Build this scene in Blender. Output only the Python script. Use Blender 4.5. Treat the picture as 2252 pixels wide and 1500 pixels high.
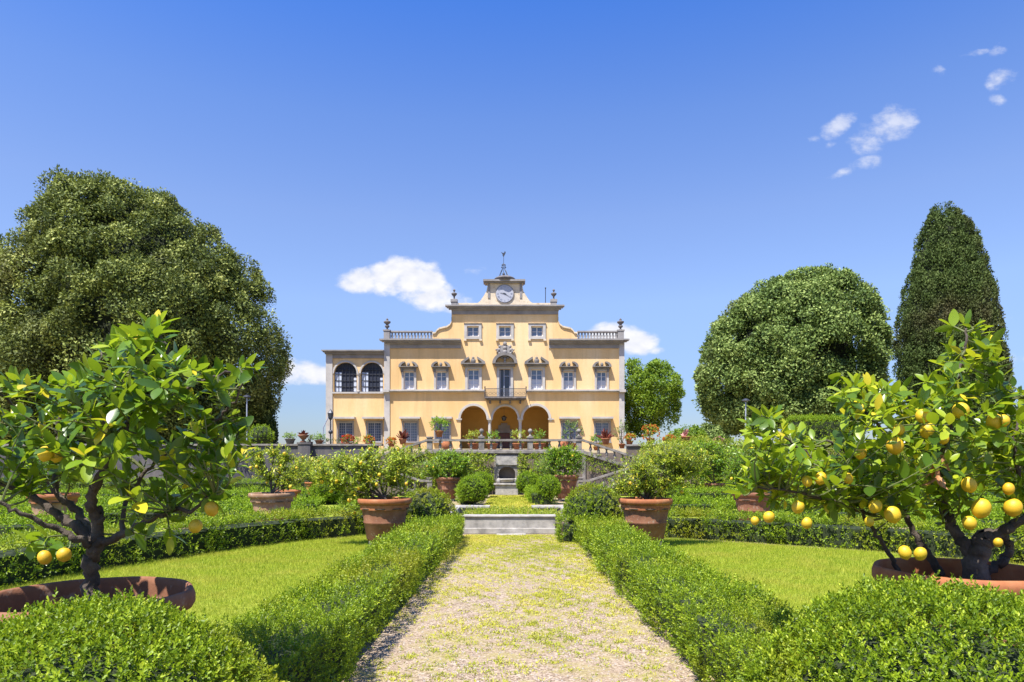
import bpy, math, random
import numpy as np
from mathutils import Vector
from mathutils.geometry import tessellate_polygon

# ---------------------------------------------------------------- camera, sky, sun
S = bpy.context.scene
for o in list(bpy.data.objects): bpy.data.objects.remove(o)
COL = S.collection
F, CX, HY, EYE = 1500.0, 1126.0, 1015.0, 1.6
cam = bpy.data.cameras.new('camera'); camo = bpy.data.objects.new('camera', cam); COL.objects.link(camo)
camo.location = (0, 0, EYE); camo.rotation_euler = (math.radians(90), 0, 0)
cam.sensor_width = 36; cam.lens = 36 * F / 2252.0
cam.shift_y = (HY - 750.0) / 2252.0
cam.clip_start = 0.05; cam.clip_end = 9000
S.camera = camo

SUN_EL, SUN_AZ = math.radians(63), math.radians(37)      # azimuth from straight behind the camera towards the left
tosun = Vector((-math.sin(SUN_AZ) * math.cos(SUN_EL), -math.cos(SUN_AZ) * math.cos(SUN_EL), math.sin(SUN_EL)))
sl = bpy.data.lights.new('sun', 'SUN'); sl.energy = 5.0; sl.angle = math.radians(0.53); sl.color = (1.0, 0.955, 0.88)
so = bpy.data.objects.new('sun', sl); COL.objects.link(so)
so.rotation_euler = tosun.to_track_quat('Z', 'Y').to_euler(); so.location = (-20, -20, 60)

W = bpy.data.worlds.new("World"); S.world = W; W.use_nodes = True
def nd(nt, t, **kw):
    n = nt.nodes.new(t)
    for k, v in kw.items(): setattr(n, k, v)
    return n
def mth(nt, op, a, b=None, c=None, clamp=False):
    n = nt.nodes.new('ShaderNodeMath'); n.operation = op; n.use_clamp = clamp
    for i, v in enumerate((a, b, c)):
        if v is None: continue
        if isinstance(v, (int, float)): n.inputs[i].default_value = v
        else: nt.links.new(v, n.inputs[i])
    return n.outputs[0]
def build_world():
    nt = W.node_tree; nt.nodes.clear(); L = nt.links.new
    out = nd(nt, 'ShaderNodeOutputWorld')
    sky = nd(nt, 'ShaderNodeTexSky', sky_type='NISHITA', sun_disc=False)
    sky.sun_elevation = SUN_EL; sky.sun_rotation = math.radians(180) + SUN_AZ
    sky.altitude = 150; sky.air_density = 1.0; sky.dust_density = 0.6; sky.ozone_density = 2.5
    tc = nd(nt, 'ShaderNodeTexCoord')
    sep = nd(nt, 'ShaderNodeSeparateXYZ'); L(tc.outputs['Generated'], sep.inputs[0])
    x, y, z = sep.outputs
    ys = mth(nt, 'MAXIMUM', y, 0.02)
    u = mth(nt, 'DIVIDE', x, ys); v = mth(nt, 'DIVIDE', z, ys)
    # polarised-filter deepening of the blue with height
    el = mth(nt, 'MULTIPLY', z, 1.35, clamp=True)
    ramp = nd(nt, 'ShaderNodeValToRGB'); L(el, ramp.inputs[0])
    cr = ramp.color_ramp
    while len(cr.elements) < len(SKY_T): cr.elements.new(.5)
    for e, (p, c) in zip(cr.elements, SKY_T): e.position = p; e.color = (*c, 1)
    mul = nd(nt, 'ShaderNodeMix', data_type='RGBA', blend_type='MULTIPLY'); mul.inputs[0].default_value = 1
    L(sky.outputs[0], mul.inputs[6]); L(ramp.outputs[0], mul.inputs[7])
    bg = nd(nt, 'ShaderNodeBackground'); bg.inputs[1].default_value = 0.10; L(mul.outputs[2], bg.inputs[0])
    # clouds, by direction: (px, py, half width, half height, density, tilt)
    cl = [(905, 606, 46, 38, 1.0, 0), (850, 612, 50, 34, 1.0, 0), (800, 616, 55, 28, .9, 0), (945, 618, 36, 38, 1.0, 0), (870, 590, 28, 28, .8, 0), (948, 596, 24, 22, .75, 0),
          (960, 655, 55, 32, .9, 0), (930, 650, 50, 24, .6, 0), (1000, 672, 50, 22, .55, 0),
          (680, 820, 80, 24, .95, .15), (640, 818, 60, 28, .9, 0), (720, 828, 60, 18, .6, 0),
          (1350, 732, 58, 22, .9, 0), (1395, 755, 50, 26, .85, .0), (1430, 768, 30, 10, .4, 0), (1330, 760, 60, 24, .6, 0),
          (1940, 282, 80, 34, .62, -.55), (1985, 262, 34, 34, .42, -.6), (1900, 305, 36, 18, .5, -.4), (1845, 278, 42, 20, .6, -.65), (1778, 311, 26, 12, .38, -.2), (1815, 325, 26, 10, .3, -.5),
          (1900, 362, 34, 16, .48, -.25), (1855, 380, 40, 9, .34, -.4), (2200, 172, 34, 22, .6, -.6), (2196, 220, 22, 13, .36, 0), (2198, 106, 26, 15, .46, -.5), (2150, 116, 44, 7, .3, -.2), (2062, 156, 22, 14, .28, -.6),
          (1034, 596, 26, 11, .33, -.2), (2235, 790, 90, 34, .36, -.1), (2215, 700, 60, 16, .26, -.1)]
    nz = nd(nt, 'ShaderNodeTexNoise'); nz.inputs['Scale'].default_value = 17; nz.inputs['Detail'].default_value = 9; nz.inputs['Roughness'].default_value = .62
    cmb = nd(nt, 'ShaderNodeCombineXYZ'); L(u, cmb.inputs[0]); L(mth(nt, 'MULTIPLY', v, 1.5), cmb.inputs[1]); L(cmb.outputs[0], nz.inputs[0])
    nz2 = nd(nt, 'ShaderNodeTexNoise'); nz2.inputs['Scale'].default_value = 45; nz2.inputs['Detail'].default_value = 6; L(cmb.outputs[0], nz2.inputs[0])
    best = None
    for (px, py, a, b, dens, tilt) in cl:
        u0 = (px - CX) / F; v0 = (HY - py) / F
        du = mth(nt, 'SUBTRACT', u, u0); dv = mth(nt, 'SUBTRACT', v, v0)
        ct, st = math.cos(tilt), math.sin(-tilt)
        ru = mth(nt, 'ADD', mth(nt, 'MULTIPLY', du, ct * F / a), mth(nt, 'MULTIPLY', dv, st * F / a))
        rv = mth(nt, 'SUBTRACT', mth(nt, 'MULTIPLY', dv, ct * F / b), mth(nt, 'MULTIPLY', du, st * F / b))
        r2 = mth(nt, 'ADD', mth(nt, 'MULTIPLY', ru, ru), mth(nt, 'MULTIPLY', rv, rv))
        g = mth(nt, 'MULTIPLY', mth(nt, 'SUBTRACT', 1.25, mth(nt, 'MULTIPLY', r2, 0.8)), dens)
        best = g if best is None else mth(nt, 'MAXIMUM', best, g)
    n1 = mth(nt, 'MULTIPLY', mth(nt, 'SUBTRACT', nz.outputs[0], 0.5), 2.6)
    n2 = mth(nt, 'MULTIPLY', mth(nt, 'SUBTRACT', nz2.outputs[0], 0.5), 0.7)
    dn = mth(nt, 'ADD', mth(nt, 'ADD', best, n1), n2)
    mr = nd(nt, 'ShaderNodeMapRange', interpolation_type='SMOOTHSTEP'); L(dn, mr.inputs[0]); mr.inputs[1].default_value = .12; mr.inputs[2].default_value = 1.05
    near = nd(nt, 'ShaderNodeMapRange'); L(best, near.inputs[0]); near.inputs[1].default_value = -.5; near.inputs[2].default_value = .25
    mask = mth(nt, 'MULTIPLY', mth(nt, 'MULTIPLY', mr.outputs[0], near.outputs[0]), mth(nt, 'MULTIPLY', mth(nt, 'GREATER_THAN', y, 0.05), mth(nt, 'SUBTRACT', 1.0, mth(nt, 'MULTIPLY', mth(nt, 'GREATER_THAN', u, .33), .35))))
    shade = nd(nt, 'ShaderNodeMix', data_type='RGBA'); L(mth(nt, 'MULTIPLY', nz2.outputs[0], 1.0), shade.inputs[0])
    shade.inputs[6].default_value = (.36, .385, .46, 1); shade.inputs[7].default_value = (.62, .61, .61, 1)
    bg2 = nd(nt, 'ShaderNodeBackground'); L(shade.outputs[2], bg2.inputs[0]); bg2.inputs[1].default_value = .95
    mx = nd(nt, 'ShaderNodeMixShader'); L(mask, mx.inputs[0]); L(bg.outputs[0], mx.inputs[1]); L(bg2.outputs[0], mx.inputs[2])
    L(mx.outputs[0], out.inputs[0])
SKY_T = [(0, (.46, .49, .60)), (.12, (.54, .58, .74)), (.3, (.88, .87, 1.02)), (.45, (.90, .90, 1.09)), (.6, (.72, .86, 1.2)), (.78, (.36, .72, 1.36))]
build_world()
S.view_settings.view_transform = 'Standard'; S.view_settings.look = 'None'
S.view_settings.exposure = 1.0; S.view_settings.gamma = 1
S.render.engine = 'CYCLES'
S.cycles.max_bounces = 7; S.cycles.diffuse_bounces = 3; S.cycles.transparent_max_bounces = 4

rng = np.random.default_rng(7)
random.seed(7)
def P(px, py, d): return Vector(((px - CX) / F * d, d, EYE - (py - HY) / F * d))
def G(px, py, z=0.0): return P(px, py, (EYE - z) * F / (py - HY))

# ---------------------------------------------------------------- materials
def mat(name):
    m = bpy.data.materials.new(name); m.use_nodes = True
    nt = m.node_tree; b = nt.nodes['Principled BSDF']; return m, nt, b
def ramp(nt, fac, stops):
    r = nt.nodes.new('ShaderNodeValToRGB'); nt.links.new(fac, r.inputs[0])
    el = r.color_ramp.elements
    while len(el) < len(stops): el.new(0.5)
    for e, (p, c) in zip(el, stops): e.position = p; e.color = (*c, 1)
    return r.outputs[0]
def noise(nt, scale, detail=5, rough=.55, vec=None, dist=0):
    n = nt.nodes.new('ShaderNodeTexNoise'); n.inputs['Scale'].default_value = scale; n.inputs['Detail'].default_value = detail
    n.inputs['Roughness'].default_value = rough; n.inputs['Distortion'].default_value = dist
    if vec is None:
        tc = nt.nodes.new('ShaderNodeNewGeometry'); vec = tc.outputs['Position']
    nt.links.new(vec, n.inputs[0]); return n.outputs[0]
def mixc(nt, fac, a, b, blend='MIX'):
    n = nt.nodes.new('ShaderNodeMix'); n.data_type = 'RGBA'; n.blend_type = blend
    for i, v in ((0, fac), (6, a), (7, b)):
        if isinstance(v, (int, float)): n.inputs[i].default_value = v
        elif isinstance(v, tuple): n.inputs[i].default_value = (*v, 1)
        else: nt.links.new(v, n.inputs[i])
    return n.outputs[2]
def bump(nt, b, h, strength, dist):
    n = nt.nodes.new('ShaderNodeBump'); n.inputs['Strength'].default_value = strength; n.inputs['Distance'].default_value = dist
    nt.links.new(h, n.inputs['Height']); nt.links.new(n.outputs[0], b.inputs['Normal'])
def stained(name, c1, c2, c3, s1=1.2, s2=14, rough=.85, bm=.3, bd=.01, streak=False, spot=None):
    m, nt, b = mat(name)
    vec = None
    if streak:
        g = nt.nodes.new('ShaderNodeNewGeometry'); mp = nt.nodes.new('ShaderNodeMapping'); mp.inputs['Scale'].default_value = (1, 1, .22)
        nt.links.new(g.outputs['Position'], mp.inputs[0]); vec = mp.outputs[0]
    a = noise(nt, s1, 6, .6, vec); f = noise(nt, s2, 5, .6)
    col = ramp(nt, a, [(.32, c2), (.5, c1), (.72, c3)])
    col = mixc(nt, mth(nt, 'MULTIPLY', f, .45), col, tuple(x * .62 for x in c1))
    if streak:
        mp2 = nt.nodes.new('ShaderNodeMapping'); mp2.inputs['Scale'].default_value = (2.2, 2.2, .16); nt.links.new(g.outputs['Position'], mp2.inputs[0])
        col = mixc(nt, ramp(nt, noise(nt, 1.0, 6, .7, mp2.outputs[0]), [(.50, (0, 0, 0)), (.72, (.42, .42, .42))]), col, tuple(x * .55 for x in c1))
    if spot:
        sp = noise(nt, s1 * 2.7, 4, .7); col = mixc(nt, ramp(nt, sp, [(.58, (0, 0, 0)), (.68, (1, 1, 1))]), col, spot)
    nt.links.new(col, b.inputs['Base Color']); b.inputs['Roughness'].default_value = rough
    bump(nt, b, f, bm, bd); return m
def leafmat(name, stops, rough=.42, transl=.28, tcol=(.35, .5, .03), patch=None, pscale=1.5, spec=.4, plim=(.5, .68)):
    m, nt, b = mat(name); L = nt.links.new
    at = nt.nodes.new('ShaderNodeAttribute'); at.attribute_name = 'rnd'
    col = ramp(nt, at.outputs['Fac'], stops)
    if patch:
        n = noise(nt, pscale, 3); col = mixc(nt, ramp(nt, n, [(plim[0], (0, 0, 0)), (plim[1], (.75, .75, .75))]), col, patch)
    L(col, b.inputs['Base Color']); b.inputs['Roughness'].default_value = rough; b.inputs['Specular IOR Level'].default_value = spec
    t = nt.nodes.new('ShaderNodeBsdfTranslucent'); L(mixc(nt, .5, col, tcol), t.inputs[0])
    mx = nt.nodes.new('ShaderNodeMixShader'); mx.inputs[0].default_value = transl
    L(b.outputs[0], mx.inputs[1]); L(t.outputs[0], mx.inputs[2]); L(mx.outputs[0], nt.nodes['Material Output'].inputs[0])
    return m
def flat(name, c, rough=.6, metal=0, spec=.5):
    m, nt, b = mat(name); n = noise(nt, 9, 4)
    nt.links.new(mixc(nt, mth(nt, 'MULTIPLY', n, .5), c, tuple(x * .65 for x in c)), b.inputs['Base Color'])
    b.inputs['Roughness'].default_value = rough; b.inputs['Metallic'].default_value = metal; b.inputs['Specular IOR Level'].default_value = spec
    return m

M = {}
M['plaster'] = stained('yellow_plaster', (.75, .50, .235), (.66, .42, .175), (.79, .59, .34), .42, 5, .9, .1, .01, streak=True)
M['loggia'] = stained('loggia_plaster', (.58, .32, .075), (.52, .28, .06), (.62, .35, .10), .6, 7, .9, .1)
M['trim'] = stained('grey_stone_trim', (.27, .25, .24), (.20, .185, .185), (.35, .325, .295), 1.1, 10, .85, .2)
M['trimpale'] = stained('pale_stone_trim', (.46, .43, .40), (.37, .35, .33), (.54, .50, .46), 1.1, 10, .85, .2)
M['hood'] = stained('dark_grey_stone', (.19, .175, .165), (.13, .12, .12), (.27, .25, .23), 1.3, 12, .9, .3)  # trim stone made darker for the hoods; their shade is in the colour
M['attic'] = stained('weathered_stucco', (.66, .55, .40), (.50, .42, .32), (.74, .62, .46), 1.5, 9, .9, .2, spot=(.42, .28, .14))
M['whitewood'] = flat('white_painted_wood', (.74, .75, .78), .45)
M['greywood'] = flat('grey_painted_wood', (.33, .36, .45), .5)
M['darkiron'] = flat('dark_iron', (.05, .055, .07), .5, .3)
M['darkstone'] = stained('dark_weathered_stone', (.14, .125, .125), (.08, .075, .085), (.24, .21, .20), 3, 20, .9, .3)
M['reddoor'] = flat('red_brown_door', (.15, .045, .03), .5)
M['stone'] = stained('garden_stone', (.235, .205, .18), (.11, .10, .095), (.38, .34, .29), 3.4, 22, .9, .5, .01, spot=(.16, .15, .13))
M['basin'] = stained('pale_basin_stone', (.36, .33, .295), (.20, .185, .165), (.50, .46, .41), 4.5, 30, .9, .5, .008, spot=(.26, .25, .23))
M['wall'] = stained('old_wall_render', (.085, .078, .085), (.042, .040, .050), (.17, .15, .135), 1.3, 9, .95, .5, .02, streak=True, spot=(.12, .115, .11))
M['wallbrown'] = stained('brown_wall_render', (.17, .13, .10), (.10, .08, .07), (.25, .19, .145), 1.3, 9, .95, .5, .02, spot=(.12, .10, .08))
M['terra'] = stained('terracotta', (.235, .095, .045), (.16, .065, .036), (.31, .15, .085), 4.5, 40, .85, .45, .008, spot=(.30, .20, .14))
M['terrapale'] = stained('lime_stained_terracotta', (.30, .17, .095), (.21, .12, .07), (.37, .25, .16), 4.5, 40, .85, .45, .008, spot=(.36, .29, .22))
M['terrared'] = stained('orange_terracotta', (.38, .13, .045), (.27, .085, .035), (.44, .21, .10), 6, 40, .85, .35, .006)
M['soil'] = stained('soil', (.10, .07, .045), (.06, .045, .03), (.2, .15, .09), 9, 50, 1, .8, .02)
M['bark'] = stained('citrus_bark', (.075, .056, .042), (.04, .03, .024), (.17, .135, .105), 9, 60, .9, .9, .012)
M['twig'] = flat('green_twig', (.13, .15, .045), .7)
M['box_twigs'] = flat('boxwood_twigs', (.022, .034, .008), .95)  # for the solid hedge cores; shade between leaves put into this dark colour
M['treecore'] = flat('inner_branches', (.020, .027, .009), 1.0)  # for the solid crown cores; dark colour stands in for inner shade
M['glass'], nt, b = mat('window_glass'); b.inputs['Base Color'].default_value = (.09, .13, .22, 1); b.inputs['Roughness'].default_value = .06; b.inputs['Specular IOR Level'].default_value = .9
M['darkglass'], nt, b = mat('dark_window_glass'); b.inputs['Base Color'].default_value = (.045, .05, .07, 1); b.inputs['Roughness'].default_value = .08
M['curtain'] = flat('curtain', (.55, .60, .70), .9)
M['clock'] = flat('clock_enamel', (.40, .41, .47), .5)
M['lemon'], nt, b = mat('lemon_peel')
_r = nt.nodes.new('ShaderNodeObjectInfo').outputs['Random']
_c = ramp(nt, _r, [(0, (.66, .33, .006)), (.4, (.70, .42, .008)), (1, (.72, .50, .015))])
nt.links.new(mixc(nt, noise(nt, 18, 3), _c, (.50, .35, .02)), b.inputs['Base Color']); b.inputs['Roughness'].default_value = .5
b.inputs['Subsurface Weight'].default_value = .0
bump(nt, b, noise(nt, 220, 2), .35, .003)
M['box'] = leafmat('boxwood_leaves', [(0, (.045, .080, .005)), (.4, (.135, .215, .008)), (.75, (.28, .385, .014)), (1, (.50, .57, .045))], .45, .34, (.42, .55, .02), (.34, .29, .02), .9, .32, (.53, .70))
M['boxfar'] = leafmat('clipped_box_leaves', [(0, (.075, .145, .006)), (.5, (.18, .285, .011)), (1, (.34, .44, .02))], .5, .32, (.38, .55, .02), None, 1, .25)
M['lemonleaf'] = leafmat('lemon_leaves', [(0, (.022, .060, .010)), (.4, (.070, .150, .012)), (.7, (.18, .29, .016)), (.92, (.40, .47, .03)), (1, (.64, .52, .03))], .30, .36, (.50, .66, .02), None, 1, .5)
M['lemonwarm'] = leafmat('warm_lemon_leaves', [(0, (.030, .075, .009)), (.35, (.10, .185, .012)), (.65, (.25, .35, .016)), (.9, (.47, .52, .03)), (1, (.68, .54, .03))], .32, .40, (.58, .70, .02), None, 1, .5)
M['lemonpale'] = leafmat('pale_lemon_leaves', [(0, (.13, .20, .015)), (.45, (.30, .39, .03)), (.8, (.50, .54, .06)), (1, (.68, .56, .05))], .35, .35, (.55, .6, .04), None, 1, .45)
M['lemongreen'] = leafmat('green_citrus_leaves', [(0, (.05, .13, .010)), (.5, (.16, .29, .015)), (.9, (.32, .43, .025)), (1, (.48, .5, .05))], .35, .35, (.45, .65, .02), None, 1, .45)
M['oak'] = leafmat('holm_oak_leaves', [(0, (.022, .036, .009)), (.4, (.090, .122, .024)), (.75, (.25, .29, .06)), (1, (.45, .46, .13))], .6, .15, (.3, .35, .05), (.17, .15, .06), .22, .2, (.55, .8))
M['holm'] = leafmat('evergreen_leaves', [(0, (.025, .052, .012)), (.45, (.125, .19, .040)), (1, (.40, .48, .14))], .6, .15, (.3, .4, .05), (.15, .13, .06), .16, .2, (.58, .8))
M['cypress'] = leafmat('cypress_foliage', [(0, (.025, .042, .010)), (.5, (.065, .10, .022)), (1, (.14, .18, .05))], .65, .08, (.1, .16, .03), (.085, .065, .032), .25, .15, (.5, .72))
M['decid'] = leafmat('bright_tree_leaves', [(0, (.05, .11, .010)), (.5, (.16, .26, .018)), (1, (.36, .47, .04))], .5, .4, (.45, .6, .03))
M['vine'] = leafmat('climber_leaves', [(0, (.09, .16, .012)), (.5, (.27, .35, .022)), (.85, (.45, .48, .035)), (1, (.42, .30, .10))], .45, .3, (.4, .5, .03))
M['redleaf'] = leafmat('red_succulent', [(0, (.10, .025, .018)), (1, (.24, .06, .035))], .5, .1, (.3, .08, .04))
M['petred'] = leafmat('red_petals', [(0, (.35, .015, .012)), (1, (.65, .05, .03))], .6, .3, (.8, .08, .04))
M['petor'] = leafmat('orange_petals', [(0, (.45, .08, .012)), (1, (.65, .22, .03))], .6, .3, (.8, .3, .04))
M['petpink'] = leafmat('pink_petals', [(0, (.45, .16, .14)), (1, (.7, .42, .35))], .6, .3, (.8, .4, .4))
M['grass'] = leafmat('lawn_grass', [(0, (.15, .25, .02)), (.5, (.35, .42, .03)), (1, (.58, .58, .09))], .55, .42, (.66, .72, .06), (.46, .42, .07), 1.6, .2, (.45, .7))
M['weed'] = leafmat('yellow_weeds', [(0, (.24, .30, .02)), (.5, (.48, .47, .05)), (.85, (.62, .55, .10)), (1, (.54, .33, .12))], .6, .3, (.6, .55, .1), None, 1, .2)

def ground_mat(name, mode):
    m, nt, b = mat(name); L = nt.links.new
    g = nt.nodes.new('ShaderNodeNewGeometry').outputs['Position']
    v = nt.nodes.new('ShaderNodeTexVoronoi'); v.inputs['Scale'].default_value = 75; L(g, v.inputs[0])
    sp = nt.nodes.new('ShaderNodeSeparateXYZ'); L(v.outputs['Color'], sp.inputs[0])
    peb = ramp(nt, sp.outputs[0], [(0, (.11, .075, .055)), (.25, (.23, .17, .12)), (.65, (.34, .255, .18)), (1, (.50, .41, .32))])
    big = noise(nt, 1.1, 5, .65)
    peb = mixc(nt, ramp(nt, big, [(.4, (0, 0, 0)), (.7, (.5, .5, .5))]), peb, (.30, .22, .13))
    if mode == 'lawn':
        c = ramp(nt, noise(nt, 30, 4), [(.3, (.12, .18, .015)), (.7, (.30, .34, .03))])
        c = mixc(nt, ramp(nt, big, [(.4, (0, 0, 0)), (.7, (.4, .4, .4))]), c, (.28, .25, .06))
        L(c, b.inputs['Base Color']); bump(nt, b, noise(nt, 60, 3), .6, .03)
    else:
        th = {'path': .55, 'ground': .5, 'grassy': .25}[mode]
        w1 = noise(nt, 2.2, 7, .75)
        w = ramp(nt, w1, [(th - .06, (0, 0, 0)), (th + .12, (.7, .7, .7))])
        wc = ramp(nt, noise(nt, 45, 3), [(.3, (.17, .16, .03)), (.7, (.42, .37, .08))])
        L(mixc(nt, w, peb, wc), b.inputs['Base Color']); bump(nt, b, v.outputs['Distance'], .55, .012)
    b.inputs['Roughness'].default_value = .95; b.inputs['Specular IOR Level'].default_value = .15
    return m
M['path'] = ground_mat('gravel_path', 'path'); M['ground'] = ground_mat('gravel_ground', 'ground')
M['grassy'] = ground_mat('grassy_gravel', 'grassy'); M['lawn'] = ground_mat('lawn_turf', 'lawn')

# ---------------------------------------------------------------- mesh helpers
class MB:
    def __init__(s): s.v = []; s.f = []
    def add(s, vs, fs):
        o = len(s.v); s.v += [tuple(v) for v in vs]; s.f += [tuple(i + o for i in f) for f in fs]
    def box(s, x0, y0, z0, x1, y1, z1):
        s.add([(x0, y0, z0), (x1, y0, z0), (x1, y1, z0), (x0, y1, z0), (x0, y0, z1), (x1, y0, z1), (x1, y1, z1), (x0, y1, z1)],
              [(0, 3, 2, 1), (4, 5, 6, 7), (0, 1, 5, 4), (1, 2, 6, 5), (2, 3, 7, 6), (3, 0, 4, 7)])
    def lathe(s, c, prof, n=20, wob=0, ph=0, caps=3):
        vs = []; fs = []
        for (r, z) in prof:
            for k in range(n):
                a = 2 * math.pi * k / n + ph; rr = r * (1 + (wob * math.sin(a * 9) if wob else 0)); vs.append((c[0] + rr * math.cos(a), c[1] + rr * math.sin(a), c[2] + z))
        for i in range(len(prof) - 1):
            for k in range(n):
                a = i * n + k; b2 = i * n + (k + 1) % n; fs.append((a, b2, b2 + n, a + n))
        if caps & 1: fs.append(tuple(range(n))[::-1])
        if caps & 2: fs.append(tuple((len(prof) - 1) * n + k for k in range(n)))
        s.add(vs, fs)
    def tube(s, pts, rad, n=6):
        pts = [Vector(p) for p in pts]; vs = []; fs = []
        if isinstance(rad, (int, float)): rad = [rad] * len(pts)
        up = Vector((.3, .2, 1)).normalized()
        for i, p in enumerate(pts):
            t = (pts[min(i + 1, len(pts) - 1)] - pts[max(i - 1, 0)])
            t = t.normalized() if t.length > 1e-9 else Vector((0, 0, 1))
            a = t.cross(up); a = a.normalized() if a.length > .05 else t.cross(Vector((1, 0, 0))).normalized()
            up = a.cross(t).normalized(); bb = t.cross(a)
            for k in range(n):
                w = 2 * math.pi * k / n; vs.append(p + (a * math.cos(w) + bb * math.sin(w)) * rad[i])
        for i in range(len(pts) - 1):
            for k in range(n):
                x = i * n + k; y = i * n + (k + 1) % n; fs.append((x, y, y + n, x + n))
        fs.append(tuple(range(n))[::-1]); fs.append(tuple((len(pts) - 1) * n + k for k in range(n)))
        s.add(vs, fs)
    def plate(s, outer, holes, y0, y1):
        """outer / holes: (x, z) loops; front at y0, back at y1"""
        loops = [outer] + holes
        tri = tessellate_polygon([[Vector((x, z, 0)) for x, z in lp] for lp in loops])
        flatp = [p for lp in loops for p in lp]; n = len(flatp)
        vs = [(x, y0, z) for x, z in flatp] + [(x, y1, z) for x, z in flatp]
        fs = [tuple(t) for t in tri] + [tuple(i + n for i in t[::-1]) for t in tri]
        o = 0
        for lp in loops:
            m = len(lp)
            for i in range(m):
                a = o + i; b2 = o + (i + 1) % m; fs.append((a, b2, b2 + n, a + n))
            o += m
        s.add(vs, fs)
    def sphere(s, c, rx, ry=None, rz=None, n=14, m=9):
        ry = ry or rx; rz = rz or rx
        vs = [(c[0], c[1], c[2] - rz)]; fs = []
        for i in range(1, m):
            t = math.pi * i / m - math.pi / 2
            for k in range(n):
                a = 2 * math.pi * k / n; vs.append((c[0] + rx * math.cos(t) * math.cos(a), c[1] + ry * math.cos(t) * math.sin(a), c[2] + rz * math.sin(t)))
        vs.append((c[0], c[1], c[2] + rz)); top = len(vs) - 1
        for k in range(n): fs.append((0, 1 + (k + 1) % n, 1 + k)); fs.append((top, top - n + k, top - n + (k + 1) % n))
        for i in range(m - 2):
            for k in range(n):
                a = 1 + i * n + k; b2 = 1 + i * n + (k + 1) % n; fs.append((a, b2, b2 + n, a + n))
        s.add(vs, fs)
    def build(s, name, m, parent=None, smooth=False, bevel=0):
        me = bpy.data.meshes.new(name); me.from_pydata(s.v, [], s.f); me.materials.append(M[m] if isinstance(m, str) else m)
        if smooth: me.polygons.foreach_set('use_smooth', [True] * len(me.polygons))
        me.update()
        o = bpy.data.objects.new(name, me); COL.objects.link(o)
        if parent: attach(o, parent)
        if bevel:
            bv = o.modifiers.new('bevel', 'BEVEL'); bv.width = bevel; bv.segments = 2; bv.limit_method = 'ANGLE'
        return o
def attach(o, parent):
    o.parent = parent
    mw = Vector((0, 0, 0)); q = parent
    while q is not None: mw += Vector(q.location); q = q.parent
    o.location = Vector(o.location) - mw
def thing(name, label, cat, loc=(0, 0, 0), group=None):
    o = bpy.data.objects.new(name, None); COL.objects.link(o); o.location = loc; o.empty_display_size = .2
    o['label'] = label; o['category'] = cat
    if group: o['group'] = group
    return o
def tag(o, label, cat, group=None, kind=None):
    o['label'] = label; o['category'] = cat
    if group: o['group'] = group
    if kind: o['kind'] = kind
    return o
def struct(o): o['kind'] = 'structure'; return o

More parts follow.
